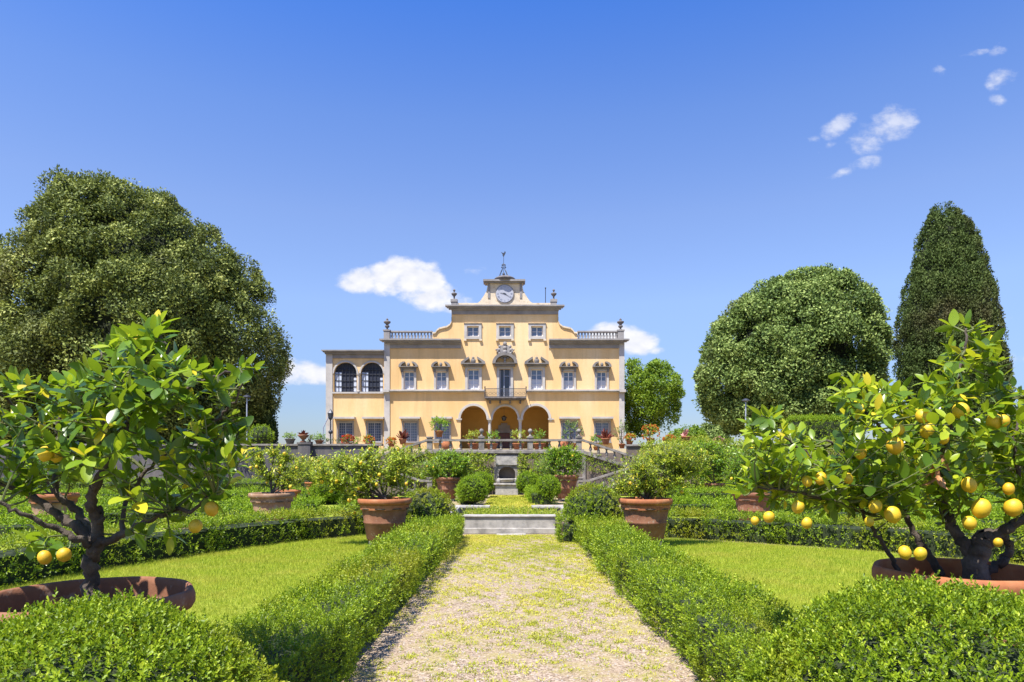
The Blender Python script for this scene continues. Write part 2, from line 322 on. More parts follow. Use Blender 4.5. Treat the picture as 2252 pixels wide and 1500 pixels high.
def unit(a): return a / np.maximum(np.linalg.norm(a, axis=1, keepdims=True), 1e-9)
def lump(p, sc, seed):
    r = np.random.default_rng(seed); s = 0
    for i in range(7):
        k = r.normal(size=3) * sc * (1 + i * .45); s = s + np.sin(p @ k + r.uniform(0, 6.28)) / (1 + i * .35)
    return s / 3.0
def leafobj(name, data, m, parent=None, style='diamond', curve=.25, fold=.25):
    pos, d, nr, L, Wd, rnd = data
    n = len(pos); d = unit(d); side = unit(np.cross(d, nr)); nr = np.cross(side, d)
    L = np.broadcast_to(np.asarray(L, float), (n,))[:, None]; Wd = np.broadcast_to(np.asarray(Wd, float), (n,))[:, None]
    if style == 'diamond':
        T = [(0, 0, 0), (.45, 1, fold), (1, 0, -curve * .3), (.45, -1, fold)]; FT = [(0, 1, 2), (0, 2, 3)]
    elif style == 'hex':
        T = [(0, 0, 0), (.28, .85, fold * .8), (.7, .8, fold * .8 - curve * .2), (1, 0, -curve * .6), (.7, -.8, fold * .8 - curve * .2), (.28, -.85, fold * .8)]
        FT = [(0, 1, 2, 3), (0, 3, 4, 5)]
    elif style == 'blade':
        T = [(0, .5, 0), (0, -.5, 0), (1, 0, curve)]; FT = [(0, 1, 2)]
    else:
        rows = [(.10, .38), (.28, .85), (.50, 1.0), (.72, .82), (.90, .42)]
        T = [(0, 0, 0)]
        for t, w in rows:
            h = -curve * t * t
            T += [(t, w, h + fold * w * .8), (t, 0, h), (t, -w, h + fold * w * .8)]
        T += [(1, 0, -curve)]; FT = [(0, 1, 2), (0, 2, 3)]
        for i in range(4):
            a = 1 + 3 * i; FT += [(a, a + 3, a + 4, a + 1), (a + 1, a + 4, a + 5, a + 2)]
        FT += [(13, 16, 14), (14, 16, 15)]
    T = np.array(T, float); k = len(T)
    V = (pos[:, None, :] + d[:, None, :] * (T[None, :, 0:1] * L[:, None, :]) + side[:, None, :] * (T[None, :, 1:2] * Wd[:, None, :] * .5)
         + nr[:, None, :] * (np.where(True, T[None, :, 2:3], 0) * (L if style == 'full' else Wd)[:, None, :] * (.5 if style != 'blade' else 1)))
    V = V.reshape(-1, 3).astype(np.float32)
    fl = np.array([i for f in FT for i in f]); fs = np.array([len(f) for f in FT])
    loops = (np.arange(n)[:, None] * k + fl[None, :]).ravel().astype(np.int32)
    tot = np.tile(fs, n); start = np.concatenate([[0], np.cumsum(tot)[:-1]]).astype(np.int32)
    me = bpy.data.meshes.new(name); me.vertices.add(len(V)); me.vertices.foreach_set('co', V.ravel())
    me.loops.add(len(loops)); me.loops.foreach_set('vertex_index', loops)
    me.polygons.add(len(tot)); me.polygons.foreach_set('loop_start', start)
    if style == 'full': me.polygons.foreach_set('use_smooth', np.ones(len(tot), bool))
    me.update(calc_edges=True)
    at = me.attributes.new('rnd', 'FLOAT', 'FACE'); at.data.foreach_set('value', np.repeat(np.clip(rnd, 0, 1), len(FT)).astype(np.float32))
    me.materials.append(M[m]); o = bpy.data.objects.new(name, me); COL.objects.link(o)
    if parent: attach(o, parent)
    return o
def cat(*ds): return tuple(np.concatenate([np.broadcast_to(np.asarray(d[i], float), (len(d[0]),)) if np.ndim(d[i]) < 2 else d[i] for d in ds]) for i in range(6))
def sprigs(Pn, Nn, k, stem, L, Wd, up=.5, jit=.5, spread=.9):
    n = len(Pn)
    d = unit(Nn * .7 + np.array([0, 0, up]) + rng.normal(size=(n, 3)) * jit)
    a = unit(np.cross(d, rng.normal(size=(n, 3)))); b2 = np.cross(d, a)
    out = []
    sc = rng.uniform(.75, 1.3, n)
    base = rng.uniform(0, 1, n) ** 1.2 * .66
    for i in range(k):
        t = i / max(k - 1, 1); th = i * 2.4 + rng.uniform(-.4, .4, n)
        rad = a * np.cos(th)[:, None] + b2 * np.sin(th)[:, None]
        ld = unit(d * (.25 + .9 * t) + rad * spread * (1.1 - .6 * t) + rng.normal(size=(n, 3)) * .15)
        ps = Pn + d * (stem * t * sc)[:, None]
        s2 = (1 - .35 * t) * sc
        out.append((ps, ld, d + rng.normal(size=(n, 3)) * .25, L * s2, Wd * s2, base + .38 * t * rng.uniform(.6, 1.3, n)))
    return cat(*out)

# ---------------------------------------------------------------- setting sheets
def sheet(name, pts, z, m):
    mb = MB(); mb.add([(x, y, z) for x, y in pts], [tuple(range(len(pts)))]); return struct(mb.build(name, m))
sheet('ground', [(-3000, -200), (3000, -200), (3000, 4000), (-3000, 4000)], 0.0, 'ground')
sheet('path', [(-1.35, -2), (1.45, -2), (1.28, 14.9), (-1.12, 14.9)], .004, 'path')
sheet('grass_path', [(-.95, 18.6), (.85, 18.6), (.42, 33), (-1.05, 33)], .006, 'grassy')
LAWN_L = [(-1.9, 3.2), (-1.85, 13.2), (-2.6, 14.6), (-3.2, 14.6), (-4.9, 12.6), (-6.4, 9.0), (-7.0, 3.0)]
LAWN_R = [(2.0, 3.2), (1.95, 13.2), (2.5, 14.3), (3.6, 13.9), (6.2, 12.1), (8.0, 10.2), (9.0, 3.0)]
sheet('lawn', LAWN_L, .012, 'lawn'); sheet('lawn', LAWN_R[::-1], .012, 'lawn')
mb = MB()      # raised terrace ground, rising gently towards the villa
mb.add([(-90, 36.2, 2.05), (90, 36.2, 2.05), (90, 64, 2.8), (-90, 64, 2.8), (-90, 140, 2.8), (90, 140, 2.8), (-90, 36.2, 0), (90, 36.2, 0), (-90, 140, -1), (90, 140, -1)],
       [(0, 1, 2, 3), (3, 2, 5, 4), (6, 7, 1, 0), (4, 5, 9, 8), (6, 0, 3, 4, 8), (7, 9, 5, 2, 1)])
struct(mb.build('terrace_ground', 'ground'))

def inpoly(x, y, poly):
    c = np.zeros(len(x), bool); n = len(poly)
    for i in range(n):
        x0, y0 = poly[i]; x1, y1 = poly[(i + 1) % n]
        t = ((y0 > y) != (y1 > y)) & (x < (x1 - x0) * (y - y0) / (y1 - y0 + 1e-12) + x0); c ^= t
    return c
def lawn_grass(poly, dens, label):
    xs = [p[0] for p in poly]; ys = [p[1] for p in poly]
    n = int((max(xs) - min(xs)) * (max(ys) - min(ys)) * dens)
    x = rng.uniform(min(xs), max(xs), n); y = rng.uniform(min(ys), max(ys), n)
    k = inpoly(x, y, poly); x = x[k]; y = y[k]; n = len(x)
    p = np.stack([x, y, np.full(n, .012)], 1); ln = lump(p, 2.2, 5)
    d = rng.normal(size=(n, 3)) * .42; d[:, 2] = 1
    o = leafobj('grass', (p, d, rng.normal(size=(n, 3)), rng.uniform(.022, .07, n) * (1 + .3 * ln), rng.uniform(.006, .011, n) * (.7 + y * .09), rng.uniform(0, 1, n) * .8 + .15 * ln + .1), 'grass', style='blade', curve=.01)
    tag(o, label, 'grass', kind='stuff')
lawn_grass(LAWN_L, 3200, 'short bright grass lawn left of the gravel path')
lawn_grass(LAWN_R, 3200, 'short bright grass lawn right of the gravel path')
def weeds(x0, x1, y0, y1, n, thr, label, big=1.0, seed=9):
    x = rng.uniform(x0, x1, n); y = rng.uniform(y0, y1, n); c = np.stack([x, y, np.full(n, .005)], 1)
    v = .5 * lump(c, 2.3, seed) + .7 * lump(c, 16, seed + 1) + .10 * (y - 8) + .6 * rng.normal(size=n)
    c = c[v > thr]; n = len(c); k = 7
    p = np.repeat(c, k, 0) + rng.normal(size=(n * k, 3)) * np.array([.018, .018, 0]) * big
    d = rng.normal(size=(n * k, 3)); d[:, 2] = np.abs(d[:, 2]) * .8 + .25
    r = np.repeat(np.clip(.45 + .35 * lump(c, 1.4, 77) + rng.normal(size=n) * .12, 0, 1), k) + rng.normal(size=n * k) * .12
    o = leafobj('weeds', (p, d, np.tile([0, 0, 1.], (n * k, 1)), rng.uniform(.012, .034, n * k) * big, rng.uniform(.006, .012, n * k) * big, r), 'weed', style='diamond')
    tag(o, label, 'weeds', kind='stuff')
weeds(-1.2, 1.3, 4.0, 14.8, 52000, .62, 'low yellow green weeds scattered over the gravel path')
weeds(-.95, .8, 18.8, 31.5, 9000, -1.2, 'dense yellow green ground plants on the path beyond the basin', 2.4, 21)
# individual larger stones lying on the gravel
n = 9000; x = rng.uniform(-1.25, 1.35, n); y = rng.uniform(4.2, 12, n)
mbs = MB()
for i in range(3200):
    r = random.uniform(.004, .011); c = (x[i], y[i], .004 + r * .3); h = r * .7
    a = random.uniform(0, 6.28)
    vs = [(c[0] + r * math.cos(a + q * 1.571) * random.uniform(.7, 1.2), c[1] + r * math.sin(a + q * 1.571) * random.uniform(.7, 1.2), c[2] - h * .4) for q in range(4)] + [(c[0], c[1], c[2] + h)]
    mbs.add(vs, [(0, 1, 4), (1, 2, 4), (2, 3, 4), (3, 0, 4)])
tag(mbs.build('pebbles', 'basin'), 'loose pale pebbles lying on the gravel path', 'pebbles', kind='stuff')

# ---------------------------------------------------------------- box hedges
def surf_samples(quads, dens):
    Ps = []; Ns = []
    for (o, u, v, nn) in quads:
        o = np.array(o, float); u = np.array(u, float); v = np.array(v, float)
        A = np.linalg.norm(np.cross(u, v)); k = rng.poisson(A * dens)
        a = rng.uniform(size=(k, 1)); b2 = rng.uniform(size=(k, 1)); Ps.append(o + u * a + v * b2); Ns.append(np.tile(np.array(nn, float), (k, 1)))
    return np.concatenate(Ps), np.concatenate(Ns)
def hedge_quads(pts, w, h, ends=True):
    q = []; pts = [np.array([*p, 0.0]) for p in pts]; core = MB()
    for i in range(len(pts) - 1):
        a, b2 = pts[i], pts[i + 1]; d = b2 - a; Ls = np.linalg.norm(d); d = d / Ls; s = np.array([-d[1], d[0], 0]) * w / 2; up = np.array([0, 0, h])
        e = d * (w * .35 if i < len(pts) - 2 else 0)
        q.append((a - s + up, d * Ls + e, 2 * s, (0, 0, 1)))
        q.append((a - s, d * Ls + e, up, -s / (w / 2))); q.append((a + s, d * Ls + e, up, s / (w / 2)))
        if ends and i == 0: q.append((a - s, 2 * s, up, -d))
        if ends and i == len(pts) - 2: q.append((b2 - s, 2 * s, up, d))
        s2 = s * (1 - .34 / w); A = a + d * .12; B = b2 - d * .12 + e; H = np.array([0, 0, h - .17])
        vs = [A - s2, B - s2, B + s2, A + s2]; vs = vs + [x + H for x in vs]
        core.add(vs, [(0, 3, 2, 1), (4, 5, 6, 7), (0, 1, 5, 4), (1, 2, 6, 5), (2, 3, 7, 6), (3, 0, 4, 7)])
    return q, core
def hedge(name, label, pts, w, h, leaf, dens, k=7, m='box', group=None, amp=.035, style='hex'):
    q, core = hedge_quads(pts, w, h)
    p, nn = surf_samples(q, dens)
    z = p[:, 2:3]; lo = np.clip(1 - z / .14, 0, 1)
    p = p + nn * (lump(p, 2.4, 3)[:, None] * amp + lump(p, 7, 4)[:, None] * amp * .5 - lo * .05) - nn * rng.uniform(0, leaf * 1.6, (len(p), 1))
    nrm = nn + np.where(nn[:, 2:3] < .5, np.array([0, 0, .35]), 0)
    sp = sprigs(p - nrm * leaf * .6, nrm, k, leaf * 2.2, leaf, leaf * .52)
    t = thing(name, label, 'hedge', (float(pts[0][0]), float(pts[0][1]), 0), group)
    leafobj('foliage', sp, m, t, style=style); core.build('twigs', 'box_twigs', t)  # core is a solid dark filler, painted as the hedge's inner shade
    return t
def ball(name, label, c, r, leaf, dens, squash=1.0, k=7, m='box', base=None, group=None, amp=.03, style='hex', cat_='topiary'):
    A = 4 * math.pi * r * r; n = int(A * dens)
    v = unit(rng.normal(size=(n, 3))); v = v[v[:, 2] > (-.55 if base is None else base)]
    p = np.array(c) + v * np.array([r, r, r * squash]) * (1 + lump(v, 3.2, int(abs(c[0] * 91) + c[1])) * amp)[:, None]
    p = p - v * rng.uniform(0, leaf * (3.0 if leaf < .03 else 1.5), (len(p), 1)) + v * ((rng.uniform(size=(len(p), 1)) < .06) * rng.uniform(.0, leaf * 2.6, (len(p), 1)))
    sp = sprigs(p - v * leaf * .6, v + np.array([0, 0, .2]), k, leaf * (2.2 if leaf < .03 else 1.3), leaf, leaf * .55)
    t = thing(name, label, cat_, (c[0], c[1], max(0, c[2] - r)), group)
    leafobj('foliage', sp, m, t, style=style)
    cs = .17 if r > .6 and leaf < .03 else .10; core = MB(); core.sphere(c, r - cs, r - cs, r * squash - cs, 20, 12); core.build('twigs', 'box_twigs', t)  # solid dark sphere inside the ball gives the leaf gaps their shade
    return t
# hedges that border the path (three stretches each so that leaf size follows distance)
gp = 'box hedges round the parterre beds'
def path_hedge(side, label):
    xs = (lambda y: (-1.58 + .018 * (y - 3))) if side < 0 else (lambda y: (1.72 - .012 * (y - 3)))
    t = None
    for (y0, y1, leaf, dens, k) in ((1.9, 5.2, .0215, 1150, 9), (5.2, 8.6, .028, 620, 8), (8.6, 13.4, .036, 350, 7)):
        q, core = hedge_quads([(xs(y0), y0), (xs(y1), y1)], .76, .50, ends=False)
        q = [x for x in q]
        if y1 > 13: q.append(((xs(y1) - .38, y1, 0), (.76, 0, 0), (0, 0, .5), (0, 1, 0)))
        p, nn = surf_samples(q, dens); lo = np.clip(1 - p[:, 2:3] / .14, 0, 1)
        p = p + nn * (lump(p, 1.5, 3)[:, None] * .085 + lump(p, 6, 4)[:, None] * .032 - lo * .06) - nn * rng.uniform(0, leaf * 3.0, (len(p), 1)) ** 1.0 + nn * ((rng.uniform(size=(len(p), 1)) < .07) * rng.uniform(.02, .06, (len(p), 1)))
        nrm = nn + np.where(nn[:, 2:3] < .5, np.array([0, 0, .35]), 0)
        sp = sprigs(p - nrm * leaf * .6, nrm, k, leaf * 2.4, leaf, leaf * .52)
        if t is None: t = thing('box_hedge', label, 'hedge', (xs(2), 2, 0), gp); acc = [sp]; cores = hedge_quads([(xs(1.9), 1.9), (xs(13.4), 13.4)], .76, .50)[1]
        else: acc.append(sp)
    leafobj('foliage', cat(*acc), 'box', t, style='hex'); cores.build('twigs', 'box_twigs', t)  # one solid box core, coloured as the dark gaps behind the leaves
path_hedge(-1, 'long low box hedge along the left edge of the gravel path')
path_hedge(1, 'long low box hedge along the right edge of the gravel path')
# near corners: large box domes at the feet of the camera
ball('box_dome', 'large leafy box dome in the bottom left corner before the tilted lemon pot', (-1.50, 2.40, .42), .72, .0190, 2500, .92, 9, base=-.3, group='box domes at the hedge corners', amp=.05)
ball('box_dome', 'large leafy box dome in the bottom right corner before the lemon pot full of fruit', (1.66, 2.62, .40), .78, .0190, 2500, .92, 9, base=-.3, group='box domes at the hedge corners', amp=.05)
hedge('box_hedge', 'low box hedge running left from the bottom left box dome', [(-1.9, 2.25), (-4.6, 2.6)], .8, .62, .02, 750, 8, group=gp)
hedge('box_hedge', 'low box hedge running right from the bottom right box dome', [(2.1, 2.45), (5.0, 2.9)], .8, .62, .02, 750, 8, group=gp)
# far ends of the path hedges, turning in towards the basin
hedge('box_hedge', 'short box hedge end beside the basin on the left under a dome', [(-1.02, 13.75), (-2.3, 13.75)], .8, .47, .036, 300, 7, group=gp)
hedge('box_hedge', 'short box hedge end beside the basin on the right under a dome', [(.92, 13.75), (2.3, 13.75)], .8, .50, .036, 300, 7, group=gp)
ball('box_dome', 'smaller box dome on the left hedge end beside the stone basin', (-1.75, 14.0, .50), .60, .036, 420, .95, 7, base=-.1, group='box domes at the hedge corners', amp=.06)
ball('box_dome', 'broad clipped box dome on the right hedge end beside the stone basin', (1.68, 14.1, .52), .66, .036, 420, .95, 7, base=-.1, group='box domes at the hedge corners', amp=.04)
# outer curved hedges
hedge('box_hedge', 'curved box hedge closing the far side of the left lawn', [(-2.5, 15.0), (-3.3, 15.1), (-4.4, 14.1), (-5.5, 12.3), (-6.5, 9.9), (-7.1, 7.0), (-7.3, 4.0)], 1.0, .56, .042, 230, 7, group=gp)
hedge('box_hedge', 'curved box hedge closing the far side of the right lawn', [(2.6, 14.9), (3.8, 14.5), (5.2, 13.6), (6.6, 12.5), (8.2, 10.9), (9.8, 8.5)], 1.0, .54, .042, 230, 7, group=gp)
# the parterre beyond
far = [('clipped box hedge behind the left mid pot running out to the left', [(-5.6, 20.0), (-16.5, 20.0)], .9, .5),
       ('box hedge in the row farther back on the left before the grey wall', [(-6.4, 25.6), (-19.0, 25.6)], 1.0, .52),
       ('box hedge between the left dome and the far left ball', [(-2.2, 19.6), (-5.0, 20.0)], .8, .45),
       ('box hedge beside the grass path beyond the basin on the left', [(-1.7, 25.5), (-1.7, 31.0)], .8, .5),
       ('box hedge with square front beside the grass path under a small dome', [(1.1, 25.2), (1.1, 31.0)], 1.0, .52),
       ('clipped box hedge behind the right mid pot running out to the right', [(4.6, 20.0), (17.5, 20.0)], .9, .5),
       ('box hedge in the row farther back on the right before the vine wall', [(4.5, 25.8), (18.5, 25.8)], 1.0, .55)]
far += [('box hedge just behind the curved left hedge', [(-5.2, 16.8), (-17, 16.4)], .9, .5), ('box hedge far left between the curved hedge and the hidden pot', [(-8.6, 13.6), (-16, 12.6)], 1.0, .5),
        ('box hedge just behind the curved right hedge', [(5.0, 17.0), (18, 16.6)], .9, .5), ('box hedge far right behind the near right lemon tree', [(8.6, 14.6), (18, 13.6)], 1.0, .5),
        ('long box hedge at the foot of the left terrace wall', [(-7, 33.5), (-26, 33.5)], 1.0, .7), ('long box hedge at the foot of the right terrace wall', [(8, 33.0), (26, 33.0)], 1.0, .7)]
sheet('lawn', [(-19, 17.5), (-4.5, 17.5), (-4.5, 32), (-19, 32)], .01, 'lawn'); sheet('lawn', [(4.5, 17.5), (19, 17.5), (19, 32), (4.5, 32)], .01, 'lawn')
sheet('lawn', [(-20, 7), (-8.2, 7), (-7.6, 11), (-6.2, 14.4), (-5, 16), (-20, 16)], .01, 'lawn'); sheet('lawn', [(10.8, 7), (22, 7), (22, 16), (6, 16), (7.4, 14), (9.4, 12)], .01, 'lawn')
for lab, pts, w, h in far: hedge('box_hedge', lab, pts, w, h, .07, 110, 6, 'boxfar', gp, .03, 'diamond')
balls = [('round clipped box ball left of the grass path', (-1.45, 25.2, .52), .58), ('darker round box ball behind the one left of the grass path', (-1.35, 29.8, .62), .56),
         ('round box ball at the back right of the grass path', (.72, 30.2, .62), .55), ('flattened box dome on the square hedge right of the grass path', (1.35, 25.6, .62), .48),
         ('dark box ball at the end of the far left hedge row', (-6.9, 25.3, .5), .55), ('low box mound at the end of the right hedge row', (5.0, 21.2, .35), .55)]
for lab, c, r in balls: ball('box_ball', lab, c, r, .055, 380, .97, 6, 'boxfar', -.75, 'small clipped box balls beyond the basin', .02, 'diamond')

# ---------------------------------------------------------------- basin in the path
t = thing('stone_basin', 'low pale stone basin across the end of the gravel path', 'basin', (0, 16.5, 0))
bx0, bx1 = -1.06, .96
mb = MB(); mb.box(bx0, 15.1, 0, bx1, 15.36, .36); mb.box(bx0 - .05, 15.02, 0, bx1 + .05, 15.1, .13)
mb.build('front_wall', 'basin', t, bevel=.012)
mb = MB(); mb.box(bx0 - .02, 15.07, .362, bx1 + .02, 15.40, .41); mb.build('front_coping', 'basin', t, bevel=.015)
for (xa, xb, ya, yb) in ((bx0 - .6, bx0 - .34, 15.36, 18.4), (bx1 + .34, bx1 + .6, 15.36, 18.4)):
    mb = MB(); mb.box(xa, ya, 0, xb, yb, .38); mb.build('side_wall', 'basin', t, bevel=.015)
for xa, xb in ((-1.62, -.62), (.55, 1.52)):
    mb = MB(); mb.box(xa, 18.45, 0, xb, 18.75, .33); mb.box(xa - .02, 18.38, .332, xb + .02, 18.8, .40); mb.build('back_coping', 'basin', t, bevel=.015)
    mb = MB(); mb.box(xa, 17.4, 0, xb, 17.7, .22); mb.build('inner_step', 'basin', t, bevel=.015)
mb = MB(); mb.box(bx0 - .34, 15.36, 0, bx1 + .34, 18.4, .2); mb.build('soil', 'soil', t)
mb = MB(); mb.box(-.34, 14.72, 0, .3, 15.0, .018); tag(mb.build('stone_slab', 'basin', bevel=.005), 'flat worn stone slab in the gravel before the basin', 'slab')
n = 2600; x = rng.uniform(bx0 - .2, bx1 + .2, n); y = rng.uniform(15.5, 18.9, n); c = np.stack([x, y, np.full(n, .2)], 1)
k_ = lump(c, 1.6, 61) > -.35; c = c[k_]
o = leafobj('basin_plants', sprigs(c, np.tile([0, 0, 1.], (len(c), 1)), 8, .16, .055, .024, .6, .7), 'vine', style='diamond'); tag(o, 'yellow green wild plants growing in the stone basin', 'plants', kind='stuff')

# ---------------------------------------------------------------- potted citrus trees
def pot(c, R, H, parent, m='terra', mr='terrared', plinth=.0, hi=False):
    n = 56 if hi else 28
    prof = [(R * .62, 0), (R * .64, H * .03), (R * .66, H * .05), (R * .75, H * .40), (R * .775, H * .42), (R * .775, H * .45), (R * .76, H * .47), (R * .86, H * .80), (R * .885, H * .83), (R * .93, H * .86)]
    mb = MB(); mb.lathe(c, prof, n, caps=1); p = mb.build('pot', m, parent, smooth=True)
    prof = [(R * .90, H * .855), (R * .97, H * .875), (R, H * .91), (R * 1.0, H * .955), (R * .98, H * .99), (R * .955, H), (R * .93, H * .99), (R * .915, H * .95), (R * .90, H * .74)]
    mb = MB(); mb.lathe(c, prof, n, wob=.012, caps=0); mb.build('rim', mr, parent, smooth=True)
    # remove rim's cap problem by a soil disc below the lip
    mb = MB(); mb.lathe(c, [(R * .905, H * .75), (R * .905, H * .78), (R * .4, H * .815)], n); mb.build('soil', 'soil', parent, smooth=True)
def spline(pts, n=6):
    pts = [np.array(p, float) for p in pts]; out = []
    for i in range(len(pts) - 1):
        p0 = pts[max(i - 1, 0)]; p1 = pts[i]; p2 = pts[i + 1]; p3 = pts[min(i + 2, len(pts) - 1)]
        for j in range(n):
            t = j / n; out.append(.5 * ((2 * p1) + (-p0 + p2) * t + (2 * p0 - 5 * p1 + 4 * p2 - p3) * t * t + (-p0 + 3 * p1 - 3 * p2 + p3) * t ** 3))
    out.append(pts[-1]); return out
def lemon_mesh(mb, c, r, el=1.15, n=16, m=12, tilt=None):
    prof = []
    for i in range(m + 1):
        t = math.pi * i / m; rr = math.sin(t) ** .9 * r; z = -math.cos(t) * r * el
        if i in (0,): z -= r * .12
        if i == m: z += r * .02
        prof.append((max(rr, .0005), z))
    mb.lathe(c, prof, n)
    if tilt:
        k = (m + 1) * n
        for i in range(len(mb.v) - k, len(mb.v)):
            v = Vector(mb.v[i]) - Vector(c); v.rotate(tilt); mb.v[i] = tuple(Vector(c) + v)
def citrus(label, base, R, H, limbs, tips, nl, leafL, m, fruits, z0=0.0, potm='terra', rimm='terrared', hi=False, group='lemon trees in big terracotta pots', twr=.0035, name='potted_lemon_tree', leafpart=.55, fr=.035, jit=.25):
    bx, by = base[0], base[1]
    t = thing(name, label, 'potted tree', (bx, by, z0), group)
    pot((bx, by, z0), R, H, t, potm, rimm, hi=hi)
    tr = MB(); lp = []
    for pts, r0, r1 in limbs:
        s = spline(pts, 7); n = len(s)
        s = [p + rng.normal(size=3) * .006 * (1 if hi else .5) for p in s]
        rad = [(r0 + (r1 - r0) * (i / (n - 1)) ** .8) * random.uniform(.9, 1.12) for i in range(n)]
        tr.tube(s, rad, 10 if hi else 6); lp += s[int(n * .3):]
    tr.build('trunk', 'bark', t, smooth=True)
    lp = np.array(lp); tw = MB(); D = []
    for tip in tips:
        tip = np.array(tip, float); dv = lp - tip; ds = np.linalg.norm(dv, axis=1) + np.maximum(dv[:, 2], 0) * 1.5
        a = lp[int(np.argmin(ds))]; mid = (a + tip) / 2 + rng.normal(size=3) * .03 + np.array([0, 0, -.02])
        Ld = np.linalg.norm(tip - a)
        s = spline([a, mid, tip], 4); tw.tube(s, [twr * (1.8 - i * .15) for i in range(len(s))], 3 if not hi else 5)
        dr = tip - mid; dr /= np.linalg.norm(dr) + 1e-9; q = np.cross(dr, rng.normal(size=3)); q /= np.linalg.norm(q) + 1e-9; q2 = np.cross(dr, q)
        br = rng.uniform(0, .55) + (.35 if rng.uniform() < .22 else 0)
        for i in range(nl):
            f = 1 - (i / nl) * min(leafpart, .32 / max(Ld, .05) if hi else leafpart); j = f * (len(s) - 1); j0 = min(int(j), len(s) - 2); ps = s[j0] + (s[j0 + 1] - s[j0]) * (j - j0)
            th = i * 2.4 + rng.uniform(-.3, .3); rd = q * math.cos(th) + q2 * math.sin(th)
            ld = dr * (.75 - .4 * i / nl) + rd * .9 + np.array([0, 0, .12]) + rng.normal(size=3) * jit
            up = np.array([0, 0, 1.]) + dr * .3 + rng.normal(size=3) * .35
            l = leafL * rng.uniform(.55, 1.3) * (.75 if i < 2 else 1)
            D.append((ps, ld, up, l, l * rng.uniform(.38, .56), br + rng.uniform(-.15, .25) + (.25 if i < 2 else 0)))
    tw.build('twigs', 'twig', t)
    data = tuple(np.array([d[i] for d in D]) for i in range(6))
    leafobj('foliage', data, m, t, style='full' if hi else 'hex', curve=.22 if hi else .3, fold=.12 if hi else .25)
    for (c, r) in fruits:
        mb = MB(); e = Vector((random.uniform(-.4, .4), random.uniform(-.4, .4), 0)); q = e.to_track_quat('Z', 'Y') if False else Vector((e.x, e.y, 1)).to_track_quat('Z', 'Y')
        lemon_mesh(mb, c, r, random.uniform(1.02, 1.2), 18 if hi else 9, 12 if hi else 7, q); mb.build('lemon', 'lemon', t, smooth=True)
    return t
def poly_tips(poly, d0, dd, n, seed, dmax=None):
    r = np.random.default_rng(seed); xs = [p[0] for p in poly]; ys = [p[1] for p in poly]; out = []
    cx, cy = np.mean(xs), np.mean(ys); hx = (max(xs) - min(xs)) / 2; hy = (max(ys) - min(ys)) / 2
    while len(out) < n:
        x = r.uniform(min(xs), max(xs)); y = r.uniform(min(ys), max(ys))
        if not inpoly(np.array([x]), np.array([y]), poly)[0]: continue
        e = 1 - .55 * min(1, ((x - cx) / hx) ** 2 + ((y - cy) / hy) ** 2)
        d = d0 + r.uniform(-1, 1) * dd * e; out.append(P(x, y, d))
    return out

# near left tree -------------------------------------------------------------
dL = 3.5; pL = P(195, 1308, dL); bL = (pL.x, dL)
def q(px, py, dd=0.0, d0=None): return P(px, py, (d0 or dL) + dd)
limbsL = [([q(205, 1345), q(200, 1290), q(205, 1225), q(213, 1180), q(218, 1120)], .044, .026),
          ([q(208, 1215), q(185, 1170, .02), q(135, 1135, .1), q(60, 1085, .15), (q(-20, 1055, .2)), q(-90, 1010, .2)], .032, .011),
          ([q(205, 1200), q(160, 1180, -.1), q(110, 1160, -.15), q(45, 1130, -.25), q(-20, 1095, -.3)], .022, .008),
          ([q(212, 1185), q(165, 1120, .15), q(125, 1080, .2), q(118, 1000, .3), (q(130, 930, .3)), q(150, 860, .25)], .024, .007),
          ([q(216, 1150), q(200, 1100, -.05), q(225, 1040, -.1), q(265, 965, -.1), q(300, 900, -.05), q(345, 850, 0), q(365, 770, 0), q(350, 725, 0)], .030, .006),
          ([q(214, 1200), q(270, 1175, -.05), q(320, 1150, -.1), q(365, 1125, -.15), q(425, 1120, -.2), q(470, 1085, -.25)], .024, .006),
          ([q(270, 1175, -.05), q(273, 1130, 0), q(290, 1080, .1), q(350, 1010, .15), q(430, 960, .1), q(500, 900, .05), q(540, 830, 0)], .014, .005),
          ([q(265, 965, -.1), q(215, 905, .05), q(205, 850, .1), q(225, 780, .1)], .013, .005),
          ([q(118, 1000, .3), q(60, 940, .2), q(20, 880, .1), q(-30, 850, 0)], .013, .005),
          ([q(300, 900, -.05), q(370, 870, -.15), q(440, 840, -.2), q(500, 815, -.2)], .012, .005),
          ([q(-20, 1055, .2), q(-60, 960, .2), q(-40, 880, .1)], .012, .005)]
polyL = [(-130, 850), (-20, 835), (60, 822), (130, 830), (190, 775), (285, 735), (335, 708), (375, 725), (405, 775), (450, 805), (500, 815), (550, 808), (545, 845), (470, 880), (430, 930), (400, 960), (450, 930), (540, 935), (560, 1000), (480, 1010), (492, 1060), (470, 1090), (400, 1110), (330, 1130), (280, 1120), (265, 1060), (180, 1030), (100, 1060), (40, 1080), (-60, 1110), (-130, 1060)]
tipsL = poly_tips(polyL, dL, .6, 215, 11) + [q(350, 712), q(300, 732, .05), q(262, 760), q(535, 810), q(565, 815, -.05), q(530, 950, .1), q(500, 985, .1), q(520, 935, .1), q(545, 1005, .12), q(450, 1030), q(478, 1050), q(330, 1180, -.2), q(375, 1185, -.2), q(60, 1195, -.3), q(95, 1200, -.3), q(290, 1160, .1), q(40, 1020, .3), q(465, 1095, -.25)]
dead_leaf_spots = [(2075, 1000), (2066, 1022), (2062, 1045)]
frL = [(q(100, 998, -.35), .031), (q(124, 1003, -.30), .027), (q(465, 1119, -.27), .031), (q(430, 1157, -.22), .031), (q(141, 1220, -.3), .031), (q(98, 1226, -.32), .029)]
